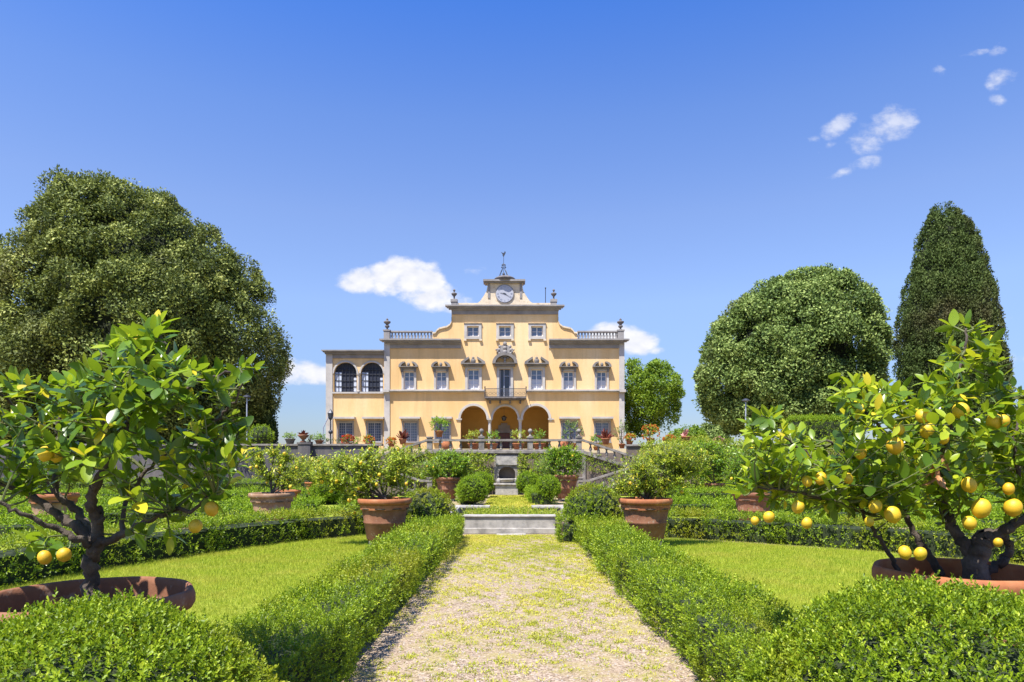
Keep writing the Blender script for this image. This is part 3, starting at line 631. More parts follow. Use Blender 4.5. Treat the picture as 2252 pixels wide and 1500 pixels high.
citrus('large lemon tree with few fruit at left, its pot cut by the photo edge', bL, .5, .80, limbsL, tipsL, 8, .102, 'lemonleaf', frL, z0=.13, potm='terra', rimm='terra', hi=True)
# near right tree ------------------------------------------------------------
dR = 4.3; pR = P(2112, 1250, dR); bR = (pR.x, dR)
def w(px, py, dd=0.0): return P(px, py, dR + dd)
limbsR = [([w(2150, 1300), w(2145, 1240), w(2160, 1190, 0), w(2175, 1180)], .075, .055),
          ([w(2150, 1235), w(2115, 1190, .05), w(2085, 1140, .1), w(2060, 1080, .2), w(2040, 1000, .2), w(2025, 940, .2), w(1985, 890, .2)], .045, .010),
          ([w(2160, 1200), w(2210, 1165, -.05), w(2270, 1130, -.1), w(2360, 1060, -.1), w(2400, 960, 0)], .045, .012),
          ([w(2160, 1260, .1), w(2205, 1235, .1), w(2222, 1200, .1), w(2205, 1180, .1)], .034, .020),
          ([w(1980, 1262, .15), w(1950, 1210, .1), w(1925, 1170, .05), w(1895, 1125, 0), w(1850, 1060, 0), w(1790, 1010, 0), w(1720, 960, 0)], .017, .006),
          ([w(2070, 1265, .3), w(2040, 1215, .3), w(2010, 1170, .3), w(1985, 1120, .3), w(1930, 1060, .25), w(1880, 1010, .2), w(1820, 970, .1)], .030, .008),
          ([w(2060, 1080, .2), w(2075, 1000, 0), w(2092, 930, -.1), w(2105, 860, -.1), w(2118, 790, -.1), w(2125, 725, -.1)], .024, .006),
          ([w(1895, 1125, 0), w(1820, 1100, -.2), w(1740, 1080, -.3), w(1660, 1070, -.3)], .013, .005),
          ([w(2040, 1000, .2), w(1960, 960, 0), w(1900, 900, -.1), w(1860, 845, -.1)], .014, .005),
          ([w(2270, 1130, -.1), w(2240, 1040, -.2), w(2230, 960, -.2), w(2260, 880, -.2)], .018, .005),
          ([w(1720, 960), w(1680, 935), w(1650, 930)], .006, .003)]
polyR = [(2070, 735), (2120, 715), (2195, 750), (2205, 830), (2230, 860), (2300, 840), (2400, 880), (2430, 1050), (2350, 1130), (2240, 1110), (2180, 1090), (2100, 1100), (2010, 1140), (1930, 1110), (1840, 1120), (1760, 1105), (1690, 1110), (1650, 1070), (1615, 1050), (1650, 1000), (1625, 940), (1690, 915), (1760, 950), (1830, 1000), (1870, 950), (1840, 880), (1850, 840), (1950, 830), (2030, 840), (2080, 790)]
tipsR = poly_tips(polyR, dR, .62, 500, 12) + [w(2120, 712), w(2095, 722), w(2160, 722), w(2190, 752), w(1850, 838, -.1), w(1660, 932), w(1705, 905), w(1640, 1040, -.2), w(1625, 1070, -.2), w(2240, 865, -.2)]
frR = [(1968, 980, .062), (2113, 903, .058), (2187, 927, .055), (2206, 925, .045), (2029, 915, .05), (2040, 947, .054), (1976, 945, .042), (2075, 965, .038), (1893, 996, .042), (1805, 1052, .042), (1775, 1058, .036), (1865, 1052, .036), (2131, 1066, .052), (2158, 1118, .064), (2228, 1116, .062), (1755, 1115, .046), (1691, 1137, .042), (1660, 1145, .030), (1774, 1150, .040), (1925, 1113, .048), (1963, 1131, .058), (1990, 1215, .045), (2024, 1218, .045), (2132, 1150, .048), (2195, 1193, .032), (1912, 1147, .034), (2218, 1075, .04)]
citrus('large lemon tree full of fruit at right, in the near terracotta pot', bR, .5, .80, limbsR, tipsR, 8, .098, 'lemonwarm', [(w(a, b2, -.38), c * .76) for a, b2, c in frR], z0=.13, potm='terra', rimm='terrared', hi=True)
M['dry'] = leafmat('dry_leaves', [(0, (.30, .13, .05)), (1, (.48, .25, .11))], .8, .2, (.5, .3, .1))
_t = [o for o in COL.objects if o.get('label', '').startswith('large lemon tree full of fruit')][0]
dp_ = np.array([w(a, b2, -.5) for a, b2 in dead_leaf_spots for _ in range(3)]); dd_ = rng.normal(size=(9, 3)) * .5 + np.array([-.2, 0, -1]); leafobj('dry_leaf_bunch', (dp_, dd_, rng.normal(size=(9, 3)), np.full(9, .10), np.full(9, .03), rng.uniform(0, 1, 9)), 'dry', _t, style='full', curve=.4, fold=.4)
for bb, lab in ((bL, 'low stone block under the near left lemon pot'), (bR, 'low stone block under the near right lemon pot')):
    mb = MB(); mb.box(bb[0] - .3, bb[1] - .3, 0, bb[0] + .3, bb[1] + .3, .13); tag(mb.build('plinth', 'stone', bevel=.01), lab, 'plinth')

FEET = {846: 'the lemon with drooping fruited branches', 1420: 'the dense pale lemon tree', 598: 'the sparse lemon second from left', 118: 'the half hidden far left citrus', 1656: 'the citrus behind the right lemon boughs', 632: 'the tree behind the lime stained pot',
        985: 'the bush behind the left ball', 1243: 'the tall bush right of the grass path', 1572: 'the tree beyond the dense pale lemon', 735: 'the pale tree at the stair foot', 690: 'the far row tree before the left wall', 1470: 'the tree before the lower right stair rail'}
# middle and far potted trees: label, px, rim y, R, crown ellipses (px,py,hx,hy), n tips, leaf, material, fruits, yfrom depth
def far_citrus(label, px, d, R, H, z0, crown, ntips, nl, leaf, m, nf, potm='terra', rimm='terrared', group='lemon trees in big terracotta pots', name='potted_lemon_tree', plinth=True, fyl=.034):
    base = P(px, 1000, d); bx = base.x; top = z0 + H * .85
    r = np.random.default_rng(int(px)); tips = []; limbs = []
    blobs = [(P(a, b2, d), hx / F * d * 1.08, hy / F * d * 1.12) for a, b2, hx, hy in crown]
    ws = np.array([x[1] * x[2] for x in blobs]); ws = ws / ws.sum()
    for i in range(ntips):
        c, hx, hz = blobs[r.choice(len(blobs), p=ws)]; v = r.normal(size=3); v /= np.linalg.norm(v); v *= r.uniform(.25, 1) ** .45
        tips.append(Vector((c.x + v[0] * hx, c.y + v[1] * max(hx * .8, .2), c.z + v[2] * hz)))
    nlm = 6
    th = .034 * (R / .5)
    limbs.append(([(bx, d, top - .05), (bx + .01, d, top + .06), (bx, d, top + .16)], th * 1.3, th))
    for i in range(nlm):
        tgt = tips[int(i * ntips / nlm)]; st = Vector((bx, d, top + .05 + .02 * i)); e = st.lerp(tgt, .85); md = st.lerp(tgt, .45) + Vector((r.normal() * .05, r.normal() * .05, .04))
        limbs.append(([st, md, e], th * .8, th * .25))
    fruits = [(t + Vector((0, -.06, -.05)), fyl * r.uniform(.8, 1.1)) for t in [tips[int(k)] for k in r.choice(ntips, nf, replace=False)]] if nf else []
    t = citrus(label, (bx, d), R, H, limbs, tips, nl, leaf, m, fruits, z0, potm, rimm, False, group, twr=.004 if d < 20 else .006, name=name, leafpart=.75)
    if plinth and z0 > .05 and z0 < 1:
        for s in (-1, 1):
            mb = MB(); mb.box(bx + s * R * .38 - .06, d - R * .45, 0, bx + s * R * .38 + .06, d + R * .45, z0); tag(mb.build('pot_foot', 'stone', bevel=.008), ('left' if s < 0 else 'right') + ' stone foot of the pot holding ' + FEET[int(px)], 'stone foot')
    return t
far_citrus('lemon tree with drooping yellow fruited branches in the scalloped pot left of the path', 846, 12.7, .5, .78, .14, [(765, 1030, 66, 44), (835, 1005, 75, 32), (780, 1065, 54, 30), (875, 1035, 45, 35), (720, 1050, 34, 26), (905, 1060, 22, 20), (765, 1110, 22, 22), (830, 1050, 60, 20)], 561, 9, .075, 'lemonpale', 20, 'terra', 'terrared')
far_citrus('dense pale leaved lemon tree in the banded pot right of the path', 1420, 12.7, .5, .78, .14, [(1440, 1030, 75, 40), (1400, 1050, 62, 34), (1480, 1000, 45, 32), (1520, 1010, 50, 36), (1370, 1070, 30, 16), (1450, 1068, 60, 20)], 714, 9, .065, 'lemonpale', 4, 'terra', 'terrared')
far_citrus('sparse lemon tree in the lime stained pot second from the left', 598, 15.3, .5, .78, .12, [(590, 1020, 42, 38), (640, 1030, 40, 34), (560, 1005, 26, 20), (610, 990, 30, 16), (625, 1062, 30, 12)], 340, 8, .075, 'lemonpale', 16, 'terrapale', 'terrapale')
far_citrus('potted citrus partly hidden behind the near left lemon tree', 118, 15.0, .5, .78, .12, [(120, 1010, 70, 45), (70, 1040, 40, 30)], 272, 8, .08, 'lemongreen', 6, 'terrapale', 'terrared')
far_citrus('leafy citrus in the plain brown pot behind the right lemon boughs', 1656, 16.2, .48, .76, .12, [(1650, 1010, 60, 45), (1700, 1000, 55, 42), (1610, 1040, 32, 26), (1740, 1030, 40, 36)], 442, 8, .085, 'lemongreen', 4, 'terra', 'terra')
far_citrus('small potted citrus just behind the lime stained pot on the left', 632, 21.5, .42, .6, .1, [(690, 1030, 50, 32), (650, 1040, 30, 22), (715, 1045, 26, 24)], 255, 8, .09, 'lemonpale', 12, 'terrared', 'terrared')
far_citrus('bushy dark green citrus behind the left clipped ball', 985, 27.5, .52, .85, .12, [(985, 1025, 52, 32), (945, 1030, 30, 24), (1020, 1030, 28, 24), (990, 1003, 40, 14)], 476, 8, .11, 'lemongreen', 3, 'terra', 'terra')
far_citrus('tall bushy green citrus right of the grass path below the balustrade', 1243, 27.5, .56, .95, .12, [(1230, 1020, 58, 36), (1205, 1030, 30, 26), (1255, 1000, 30, 22), (1240, 1050, 36, 12), (1215, 995, 24, 14)], 578, 8, .11, 'lemongreen', 3, 'terra', 'terra')
far_citrus('citrus in a small brown pot beyond the dense pale lemon tree', 1572, 27.0, .40, .62, .12, [(1560, 1010, 70, 40), (1610, 1015, 40, 36), (1520, 1020, 36, 30), (1560, 985, 40, 18)], 510, 8, .12, 'lemongreen', 2, 'terra', 'terra')
far_citrus('pale potted citrus far left before the staircase foot', 735, 29.0, .42, .62, .12, [(735, 1035, 42, 28), (760, 1020, 40, 22), (700, 1040, 24, 20)], 306, 8, .12, 'lemonpale', 8, 'terra', 'terrared')
far_citrus('citrus in the far row between the left wall and the mid left tree', 690, 30.0, .40, .58, .12, [(675, 1030, 32, 24), (700, 1020, 24, 20)], 187, 8, .12, 'lemonpale', 5, 'terrared', 'terrared')
far_citrus('green citrus before the lower right stair rail', 1470, 28.0, .4, .62, .12, [(1440, 1010, 40, 28), (1480, 1000, 40, 30)], 289, 8, .12, 'lemonpale', 2, 'terra', 'terra')
for px, py, ww in ((683, 1066, 22), (708, 1070, 20)):
    c = P(px, py, 30.5); mb = MB(); mb.box(c.x - .22, 30.3, 0, c.x + .22, 30.7, c.z + .12); mb.box(c.x - .27, 30.25, c.z + .122, c.x + .27, 30.75, c.z + .19)
    tag(mb.build('stone_pedestal', 'stone', bevel=.01), 'pale stone pedestal ' + ('left one of two' if px < 700 else 'right one of two') + ' behind the lime stained pot', 'pedestal')

# ---------------------------------------------------------------- retaining walls of the terrace
def X(px, d): return (px - CX) / F * d
def Z(py, d): return EYE + (HY - py) / F * d
t = thing('retaining_wall', 'long grey rendered terrace wall left of the stairs', 'wall', (-20, 36, 0))
mb = MB(); mb.box(-46, 35.8, 0, X(830, 35.8), 36.2, 2.42); mb.build('wall', 'wall', t)
mb = MB(); mb.box(-46, 35.72, 2.422, X(840, 35.8), 36.28, 2.52); mb.build('coping', 'stone', t, bevel=.01)
mb = MB(); mb.box(X(655, 35.5), 35.5, 0, X(682, 35.5), 35.8, 2.5); mb.box(X(653, 35.5), 35.46, 2.502, X(684, 35.5), 35.84, 2.6); mb.build('pier', 'wall', t)
t = thing('retaining_wall', 'terrace wall right of the stairs under climbing plants', 'wall', (20, 36, 0))
mb = MB(); mb.box(X(1380, 35.8), 35.8, 0, 46, 36.2, 2.40); mb.build('wall', 'wallbrown', t)
mb = MB(); mb.box(X(1378, 35.8), 35.72, 2.402, 46, 36.28, 2.5); mb.build('coping', 'stone', t, bevel=.01)
t = thing('retaining_wall', 'stretch of terrace wall directly behind the stair platform', 'wall', (0, 36, 0))
mb = MB(); mb.box(X(830, 35.8), 35.85, 0, X(1380, 35.8), 36.15, 2.05); mb.build('wall', 'wallbrown', t)

# ---------------------------------------------------------------- double staircase with balustrade
D0 = 33.0
st = thing('garden_staircase', 'old stone double staircase with balustraded platform before the villa', 'staircase', (X(1110, D0), 34, 0))
xl, xr = X(940, D0), X(1281, D0); zf = Z(993, D0)
mb = MB(); mb.box(xl, D0 + .1, 0, X(1086, D0), 35.85, zf - .1); mb.box(X(1142, D0), D0 + .1, 0, xr, 35.85, zf - .1); mb.box(X(1086, D0), D0 + .42, 0, X(1142, D0), 35.85, zf - .1)
mb.build('platform_wall', 'wallbrown', st)
mb = MB(); mb.box(xl - .08, D0 - .02, zf - .098, xr + .08, 35.9, zf + .05); mb.build('platform_floor', 'stone', st, bevel=.02)
def strip(px0, py0, px1, py1, d, th, dep, name, m='stone', par=None):
    """sloping bar; th = height in px"""
    mb = MB(); x0, x1 = X(px0, d), X(px1, d); a0, a1 = Z(py0, d), Z(py1, d); h = th / F * d
    mb.plate([(x0, a0), (x1, a1), (x1, a1 - h), (x0, a0 - h)][::-1], [], d - dep / 2, d + dep / 2); return mb.build(name, m, par or st, bevel=.012)
D1 = D0 + .16
strip(936, 966, 1284, 966, D1, 4.5, .34, 'rail')
strip(936, 988.5, 1284, 988.5, D1, 6, .30, 'plinth_course')
def baluster(px, ptop, pbot, d, par=None, m='stone', r=.075):
    z0, z1 = Z(pbot, d), Z(ptop, d); h = z1 - z0; mb = MB()
    mb.lathe((X(px, d), d, z0), [(r, 0), (r, h * .08), (r * .55, h * .13), (r * .62, h * .2), (r * 1.05, h * .38), (r * .9, h * .52), (r * .5, h * .74), (r * .48, h * .84), (r * .85, h * .9), (r * .95, h)], 10)
    return mb.build('baluster', m, par or st, smooth=True)
def post(px, ptop, pbot, d, wpx=12, par=None, m='stone'):
    mb = MB(); w_ = wpx / F * d / 2; z0, z1 = Z(pbot, d), Z(ptop, d)
    mb.box(X(px, d) - w_, d - w_, z0, X(px, d) + w_, d + w_, z1); mb.box(X(px, d) - w_ - .03, d - w_ - .03, z1 + .002, X(px, d) + w_ + .03, d + w_ + .03, z1 + .07)
    return mb.build('post', m, par or st, bevel=.012)
posts = [945, 1059, 1166, 1273]
for a, b2 in zip(posts[:-1], posts[1:]):
    for k in range(1, 5): baluster(a + (b2 - a) * k / 5, 970.5, 988.5, D1)
for p_ in posts:
    post(p_, 963.5, 988.4, D1, 12)
    if p_ != 945:
        mb = MB(); c = (X(p_, D1), D1, Z(960, D1))
        mb.lathe(c, [(.09, 0), (.10, .03), (.045, .07), (.04, .15), (.07, .18), (.105, .23), (.112, .28), (.09, .33), (.05, .37), (.02, .38)], 14); mb.build('ball_finial', 'stone', st, smooth=True)
# flights: side walls, rails, balusters, steps
for sgn in (1, -1):
    def mx(px): return 1110.5 + sgn * (px - 1110.5)
    # upper flight, falling away from the platform
    x0, x1 = X(mx(1281), D0), X(mx(1440), D0)
    mb = MB(); lp = [(x0, Z(998, D0)), (x1, Z(1047, D0)), (x1, 0), (x0, 0)]
    if sgn < 0: lp = lp[::-1]
    mb.plate(lp, [], D0 + .12, D0 + .45); mb.build('flight_wall', 'wallbrown', st)
    strip(mx(1281), 991, mx(1440), 1041, D1, 7, .34, 'stringer')
    strip(mx(1281), 966, mx(1440), 1018, D1, 4.5, .32, 'rail')
    for k in range(1, 9):
        u_ = k / 9; px = mx(1281 + 159 * u_); baluster(px, 970 + 52 * u_, 990.5 + 50 * u_, D1)
    post(mx(1440), 1014, 1075, D1, 13)
    mb = MB(); mb.box(min(X(mx(1281), D0), X(mx(1288), D0)), D0 + .04, 0, max(X(mx(1281), D0), X(mx(1288), D0)), D0 + .12, Z(996, D0)); mb.build('pilaster', 'stone', st)
    n = 9
    for k in range(n):
        z1 = zf + .03 - (k + 1) * (zf - .85) / (n + 1); xa = X(mx(1281 + 159 * k / n), D0); xb = X(mx(1281 + 159 * (k + 1) / n), D0)
        mb = MB(); mb.box(min(xa, xb), D0 + .46, 0, max(xa, xb), 35.8, z1); mb.build('step', 'stone', st)
    mb = MB(); xa, xb = X(mx(1441), D0), X(mx(1520), D0); mb.box(min(xa, xb), 31.6, 0, max(xa, xb), 35.8, .85); mb.build('landing', 'wallbrown', st)
    # lower flight, returning towards the middle in front
    D2 = 31.6
    strip(mx(1297), 1054.5, mx(1470), 1001, D2, 4, .28, 'rail'); strip(mx(1272), 1055.5, mx(1297), 1055.5, D2, 4, .28, 'rail')
    strip(mx(1300), 1081, mx(1470), 1028, D2, 6, .3, 'stringer')
    lp = [(X(mx(1300), D2), Z(1086, D2)), (X(mx(1470), D2), Z(1033.5, D2)), (X(mx(1470), D2), 0)]
    mb = MB(); mb.plate(lp if sgn < 0 else lp[::-1], [], D2 - .12, D2 + .12); mb.build('flight_wall', 'wallbrown', st)
    for k in range(0, 9): u_ = (k + .6) / 9; baluster(mx(1297 + 173 * u_), 1058 - 53 * u_, 1081.5 - 53 * u_, D2)
    post(mx(1276), 1053, 1090, D2, 11)
    for k in range(5):
        xa = X(mx(1310 + 160 * k / 5), D2); xb = X(mx(1310 + 160 * (k + 1) / 5), D2); mb = MB(); mb.box(min(xa, xb), D2 + .13, 0, max(xa, xb), 32.95, .85 * (k + .6) / 5); mb.build('step', 'stone', st)
# wall fountain niche below the platform
fn = thing('wall_fountain', 'weathered stone niche fountain in the platform wall at the axis', 'fountain', (X(1114, D0), D0, 0))
mb = MB(); outer = [(X(1086, D0), 0), (X(1142, D0), 0), (X(1142, D0), Z(1000, D0)), (X(1086, D0), Z(1000, D0))]
cx_, cz_, r_ = X(1115, D0), Z(1040, D0), 18 / F * D0
hole = [(cx_ - r_, Z(1062, D0)), (cx_ + r_, Z(1062, D0))] + [(cx_ + r_ * math.cos(a), cz_ + r_ * .75 * math.sin(a)) for a in [math.pi * k / 12 for k in range(13)]]
mb.plate(outer, [hole], D0 + .06, D0 + .42); mb.build('surround', 'stone', fn)
mb = MB(); mb.box(X(1090, D0), D0 - .02, Z(1023, D0), X(1138, D0), D0 + .06, Z(1004, D0)); mb.build('plaque', 'basin', fn, bevel=.015)
mb = MB(); mb.lathe((cx_, D0 - .02, Z(1064, D0)), [(.20, -.05), (.40, .08), (.50, .19), (.53, .24), (.44, .25)], 20); mb.build('bowl', 'basin', fn, smooth=True)
mb = MB(); mb.box(X(1086, D0), D0 - .5, Z(1066, D0), X(1143, D0), D0 + .06, Z(1062, D0)); mb.box(X(1090, D0), D0 - .42, 0, X(1139, D0), D0 + .06, Z(1066, D0) - .002); mb.build('base', 'basin', fn, bevel=.015)
mb = MB(); mb.sphere((X(1097, D0), D0 - .3, Z(1057, D0)), .11, .09, .13, 10, 7); mb.sphere((X(1133, D0), D0 - .3, Z(1057, D0)), .10, .09, .13, 10, 7); mb.build('carved_scroll', 'basin', fn, smooth=True)

def climber(label, px0, px1, py0, py1, d, dens, thr, leaf=.09, m='vine', thick=.25, seed=5, kind='stuff'):
    x0, x1, z0, z1 = X(px0, d), X(px1, d), Z(py1, d), Z(py0, d); n = int((x1 - x0) * (z1 - z0) * dens)
    p = np.stack([rng.uniform(x0, x1, n), np.full(n, d), rng.uniform(z0, z1, n)], 1); p = p[lump(p, 1.5, seed) + .5 * lump(p, 5, seed + 2) > thr]
    p[:, 1] -= rng.uniform(0, thick, len(p)) + thick * .5 * (1 + lump(p, 2.2, seed + 3))
    o = leafobj('climbing_plant', sprigs(p, np.tile([0, -1., .25], (len(p), 1)), 7, leaf * 2, leaf, leaf * .6, .3, .8), m, style='diamond')
    return tag(o, label, 'climber', kind=kind)
climber('green climber on the platform wall left of the niche', 940, 1088, 997, 1072, D0 + .05, 260, -.7, .085, 'vine', .3, 5)
climber('climber hanging on the platform wall right of the niche', 1140, 1200, 1000, 1070, D0 + .05, 260, -.6, .085, 'vine', .22, 6)
climber('climbing plants smothering the terrace wall right of the stairs', 1400, 2200, 972, 1072, 35.8, 150, -1.0, .11, 'vine', .8, 8)
climber('sparse creeper on the upper right stair wall', 1290, 1430, 1000, 1060, D0 + .1, 140, .15, .06, 'vine', .1, 9)
climber('creeper hanging over the left terrace wall near its pier', 380, 640, 985, 1030, 35.75, 60, .25, .1, 'vine', .2, 14)
climber('creeper trailing along the left stair flight', 830, 940, 985, 1060, D0 + .05, 220, -.4, .08, 'vine', .4, 10)
climber('leafy mass in front of the right stair landing', 1425, 1580, 1000, 1085, 31.4, 150, -.8, .1, 'vine', .5, 15)
climber('leafy mass in front of the left stair landing', 640, 790, 1010, 1085, 31.4, 110, -.3, .1, 'vine', .4, 16)
climber('pinkish creeper in the niche surround', 1060, 1095, 1015, 1075, D0 + .0, 120, .1, .07, 'petpink', .15, 12)

# ---------------------------------------------------------------- villa
YV = 68.0; K = YV / F
def vx(px): return (px - CX) * K
def vz(py): return EYE + (HY - py) * K
villa = thing('villa', 'ochre yellow villa with grey trim, clock gable and three arched loggia', 'villa', (vx(1110), YV + 6, 2.8))
def ring(px0, py0, px1, py1): return [(vx(px0), vz(py1)), (vx(px1), vz(py1)), (vx(px1), vz(py0)), (vx(px0), vz(py0))]
def vb(mb, px0, py0, px1, py1, ya, yb): mb.box(vx(px0), YV + ya, vz(py1), vx(px1), YV + yb, vz(py0))
def arc(cx, cy, rx, ry, a0, a1, n): return [(vx(cx + rx * math.cos(a0 + (a1 - a0) * k / n)), vz(cy - ry * math.sin(a0 + (a1 - a0) * k / n))) for k in range(n + 1)]
PI = math.pi
# main wall with openings
vol_r = [(1228, 697), (1228, 706), (1231, 712), (1238, 717), (1247, 719), (1255, 721), (1260, 725), (1263, 730), (1270, 731)]
vol_l = [(2 * 1110.5 - a, b2) for a, b2 in vol_r][::-1]
outline = [(846, 992), (1371, 992), (1371, 749), (1270, 749)] + vol_r[::-1] + [(1228, 674), (993, 674)] + vol_l[::-1] + [(951, 749), (846, 749)]
outer = [(vx(a), vz(b2)) for a, b2 in outline]
G_WIN = [(903, 887, 918), (972.5, 957, 989), (1252, 1236, 1268), (1324.5, 1309, 1340)]
P_WIN = [(899, 888, 911, 817, 857, 's'), (970, 959, 982, 817, 857, 's'), (1041, 1028.5, 1054, 812, 857, 't'), (1110.5, 1098, 1123, 812, 876, 'c'), (1180, 1167.5, 1193, 812, 857, 't'), (1250.5, 1239, 1262, 817, 857, 's'), (1323, 1312, 1334, 817, 857, 's')]
A_WIN = [1040, 1110.5, 1181]
holes = []
for c, a, b2 in G_WIN: holes.append(ring(a, 928, b2, 972))
for c, a, b2, t0, t1, ty in P_WIN: holes.append(ring(a, t0, b2, t1))
for c in A_WIN: holes.append(ring(c - 13, 717.5, c + 13, 740))
arch = [(vx(1013), vz(990.5)), (vx(1207), vz(990.5))] + arc(1178.5, 921, 28.5, 28.5, 0, PI, 16) + arc(1111, 921, 27.5, 27.5, 0, PI, 16) + arc(1041.5, 921, 28.5, 28.5, 0, PI, 16)
holes.append(arch)
mb = MB(); mb.plate(outer, holes, YV, YV + .45); mb.build('wall', 'plaster', villa)
# body behind, loggia room
mb = MB(); mb.box(vx(847), YV + 5.2, 2.6, vx(1370), YV + 15, vz(750)); mb.box(vx(847), YV + .46, 2.6, vx(1005), YV + 5.2, vz(750) - .01); mb.box(vx(1215), YV + .46, 2.6, vx(1370), YV + 5.2, vz(750) - .01)
mb.build('rear_wall', 'plaster', villa)
# (front rooms are hollow behind each window: the body stops 0.46 m behind the facade)
mb = MB(); mb.box(vx(995), YV + .46, vz(886), vx(1226), YV + 5.2, vz(676)); mb.box(vx(995), YV + 5.19, vz(750), vx(1226), YV + 12, vz(676) - .01); mb.build('upper_storey', 'plaster', villa)
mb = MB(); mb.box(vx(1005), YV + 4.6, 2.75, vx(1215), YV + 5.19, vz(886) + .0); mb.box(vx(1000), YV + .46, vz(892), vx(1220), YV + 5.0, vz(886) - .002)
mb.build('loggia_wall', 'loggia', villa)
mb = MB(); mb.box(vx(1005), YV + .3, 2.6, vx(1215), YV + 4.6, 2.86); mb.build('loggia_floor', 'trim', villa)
# gable parapet behind volutes
mb = MB()
for vol in (vol_r, vol_l[::-1]):
    vq = vol + [(a + (0 if i < 2 else 0), b2 + 3.4) for i, (a, b2) in list(enumerate(vol))[::-1]]
    lp = [(vx(a), vz(b2)) for a, b2 in vq]; ar = sum(lp[i][0] * lp[(i + 1) % len(lp)][1] - lp[(i + 1) % len(lp)][0] * lp[i][1] for i in range(len(lp)))
    mb.plate(lp if ar > 0 else lp[::-1], [], YV - .14, YV - .002)
mb.build('volute_moulding', 'attic', villa)
# trims
mb = MB()
vb(mb, 845, 751, 857.5, 992, -.10, .0); vb(mb, 1361.5, 751, 1373, 992, -.10, .0)
mb.build('corner_pilaster', 'trimpale', villa)
def cornice(px0, px1, top, proj, par=villa, frieze=10, m='trim', lip=5.5, ends=(1, 1)):
    mb = MB(); e0 = proj / K * ends[0]; e1 = proj / K * ends[1]
    vb(mb, px0 - e0, top, px1 + e1, top + lip * .55, -proj, .02)
    vb(mb, px0 - e0 * .8, top + lip * .55 + .06, px1 + e1 * .8, top + lip, -proj * .82, .0)
    vb(mb, px0 - e0 * .5, top + lip + .06, px1 + e1 * .5, top + lip * 1.6, -proj * .5, .0)
    vb(mb, px0, top + lip * 1.6 + .06, px1, top + lip * 1.6 + frieze, -.09, .0)
    return mb.build('cornice', m, par)
cornice(857.5, 1014, 747.5, .72, ends=(1.3, 0)); cornice(1207, 1361, 747.5, .72, ends=(0, 1.3))
cornice(994, 1227, 673, .62, m='trim', frieze=10)
mb = MB(); vb(mb, 857.6, 857.5, 1066, 860.5, -.40, 0); vb(mb, 857.6, 860.56, 1066, 863, -.22, 0); vb(mb, 1158, 857.5, 1361.4, 860.5, -.40, 0); vb(mb, 1158, 860.56, 1361.4, 863, -.22, 0)
vb(mb, 843, 857.3, 857.5, 863, -.46, 0); vb(mb, 1361.5, 857.3, 1375, 863, -.46, 0); mb.build('string_course', 'trimpale', villa)
# windows
def window(cx, x0, x1, y0, y1, rows, m='whitewood', glass='glass', fr=2.0, dep=.22, curtain=False, bars=0, mid=True):
    mb = MB(); mb.plate(ring(x0 + .05, y0 + .05, x1 - .05, y1 - .05), [ring(x0 + fr, y0 + fr, (x0 + x1) / 2 - fr * .45, y1 - fr), ring((x0 + x1) / 2 + fr * .45, y0 + fr, x1 - fr, y1 - fr)], YV + dep, YV + dep + .08)
    for k in range(1, rows):
        yy = y0 + fr + (y1 - y0 - 2 * fr) * k / rows; vb(mb, x0 + fr, yy - .4, x1 - fr, yy + .4, dep + .02, dep + .06)
    for k in range(bars):
        for s0, s1 in ((x0 + fr, (x0 + x1) / 2), ((x0 + x1) / 2, x1 - fr)):
            xx = s0 + (s1 - s0) * (k + 1) / (bars + 1); vb(mb, xx - .3, y0 + fr, xx + .3, y1 - fr, dep + .025, dep + .055)
    w_ = mb.build('window', m, villa)
    mb = MB(); vb(mb, x0 + .3, y0 + .3, x1 - .3, y1 - .3, dep + .09, dep + .11); mb.build('pane', glass, w_)
    if curtain:
        mb = MB(); n = 10
        for k in range(n): a = x0 + 1 + (x1 - x0 - 2) * k / n; vb(mb, a, y0 + (y1 - y0) * .5, a + (x1 - x0 - 2) / n * .95, y1 - 1, dep + .07 + .01 * (k % 2), dep + .085)
        mb.build('curtain', 'curtain', w_)
    return w_
def surround(w_, x0, y0, x1, y1, f, m='trimpale', sill=True, prot=.12):
    mb = MB(); mb.plate(ring(x0 - f, y0 - f, x1 + f, y1 + (f if not sill else 0)), [ring(x0, y0, x1, y1 - (.001 if sill else 0) - (.4 if sill else 0))], YV - prot, YV - .002)
    if sill: vb(mb, x0 - f - 1.5, y1, x1 + f + 1.5, y1 + 2.2, -.3, -.003)
    mb.build('surround', m, w_)
def poly(mb, pts, ya, yb):
    lp = [(vx(a), vz(b2)) for a, b2 in pts]
    ar = sum(lp[i][0] * lp[(i + 1) % len(lp)][1] - lp[(i + 1) % len(lp)][0] * lp[i][1] for i in range(len(lp)))
    mb.plate(lp if ar > 0 else lp[::-1], [], YV + ya, YV + yb)
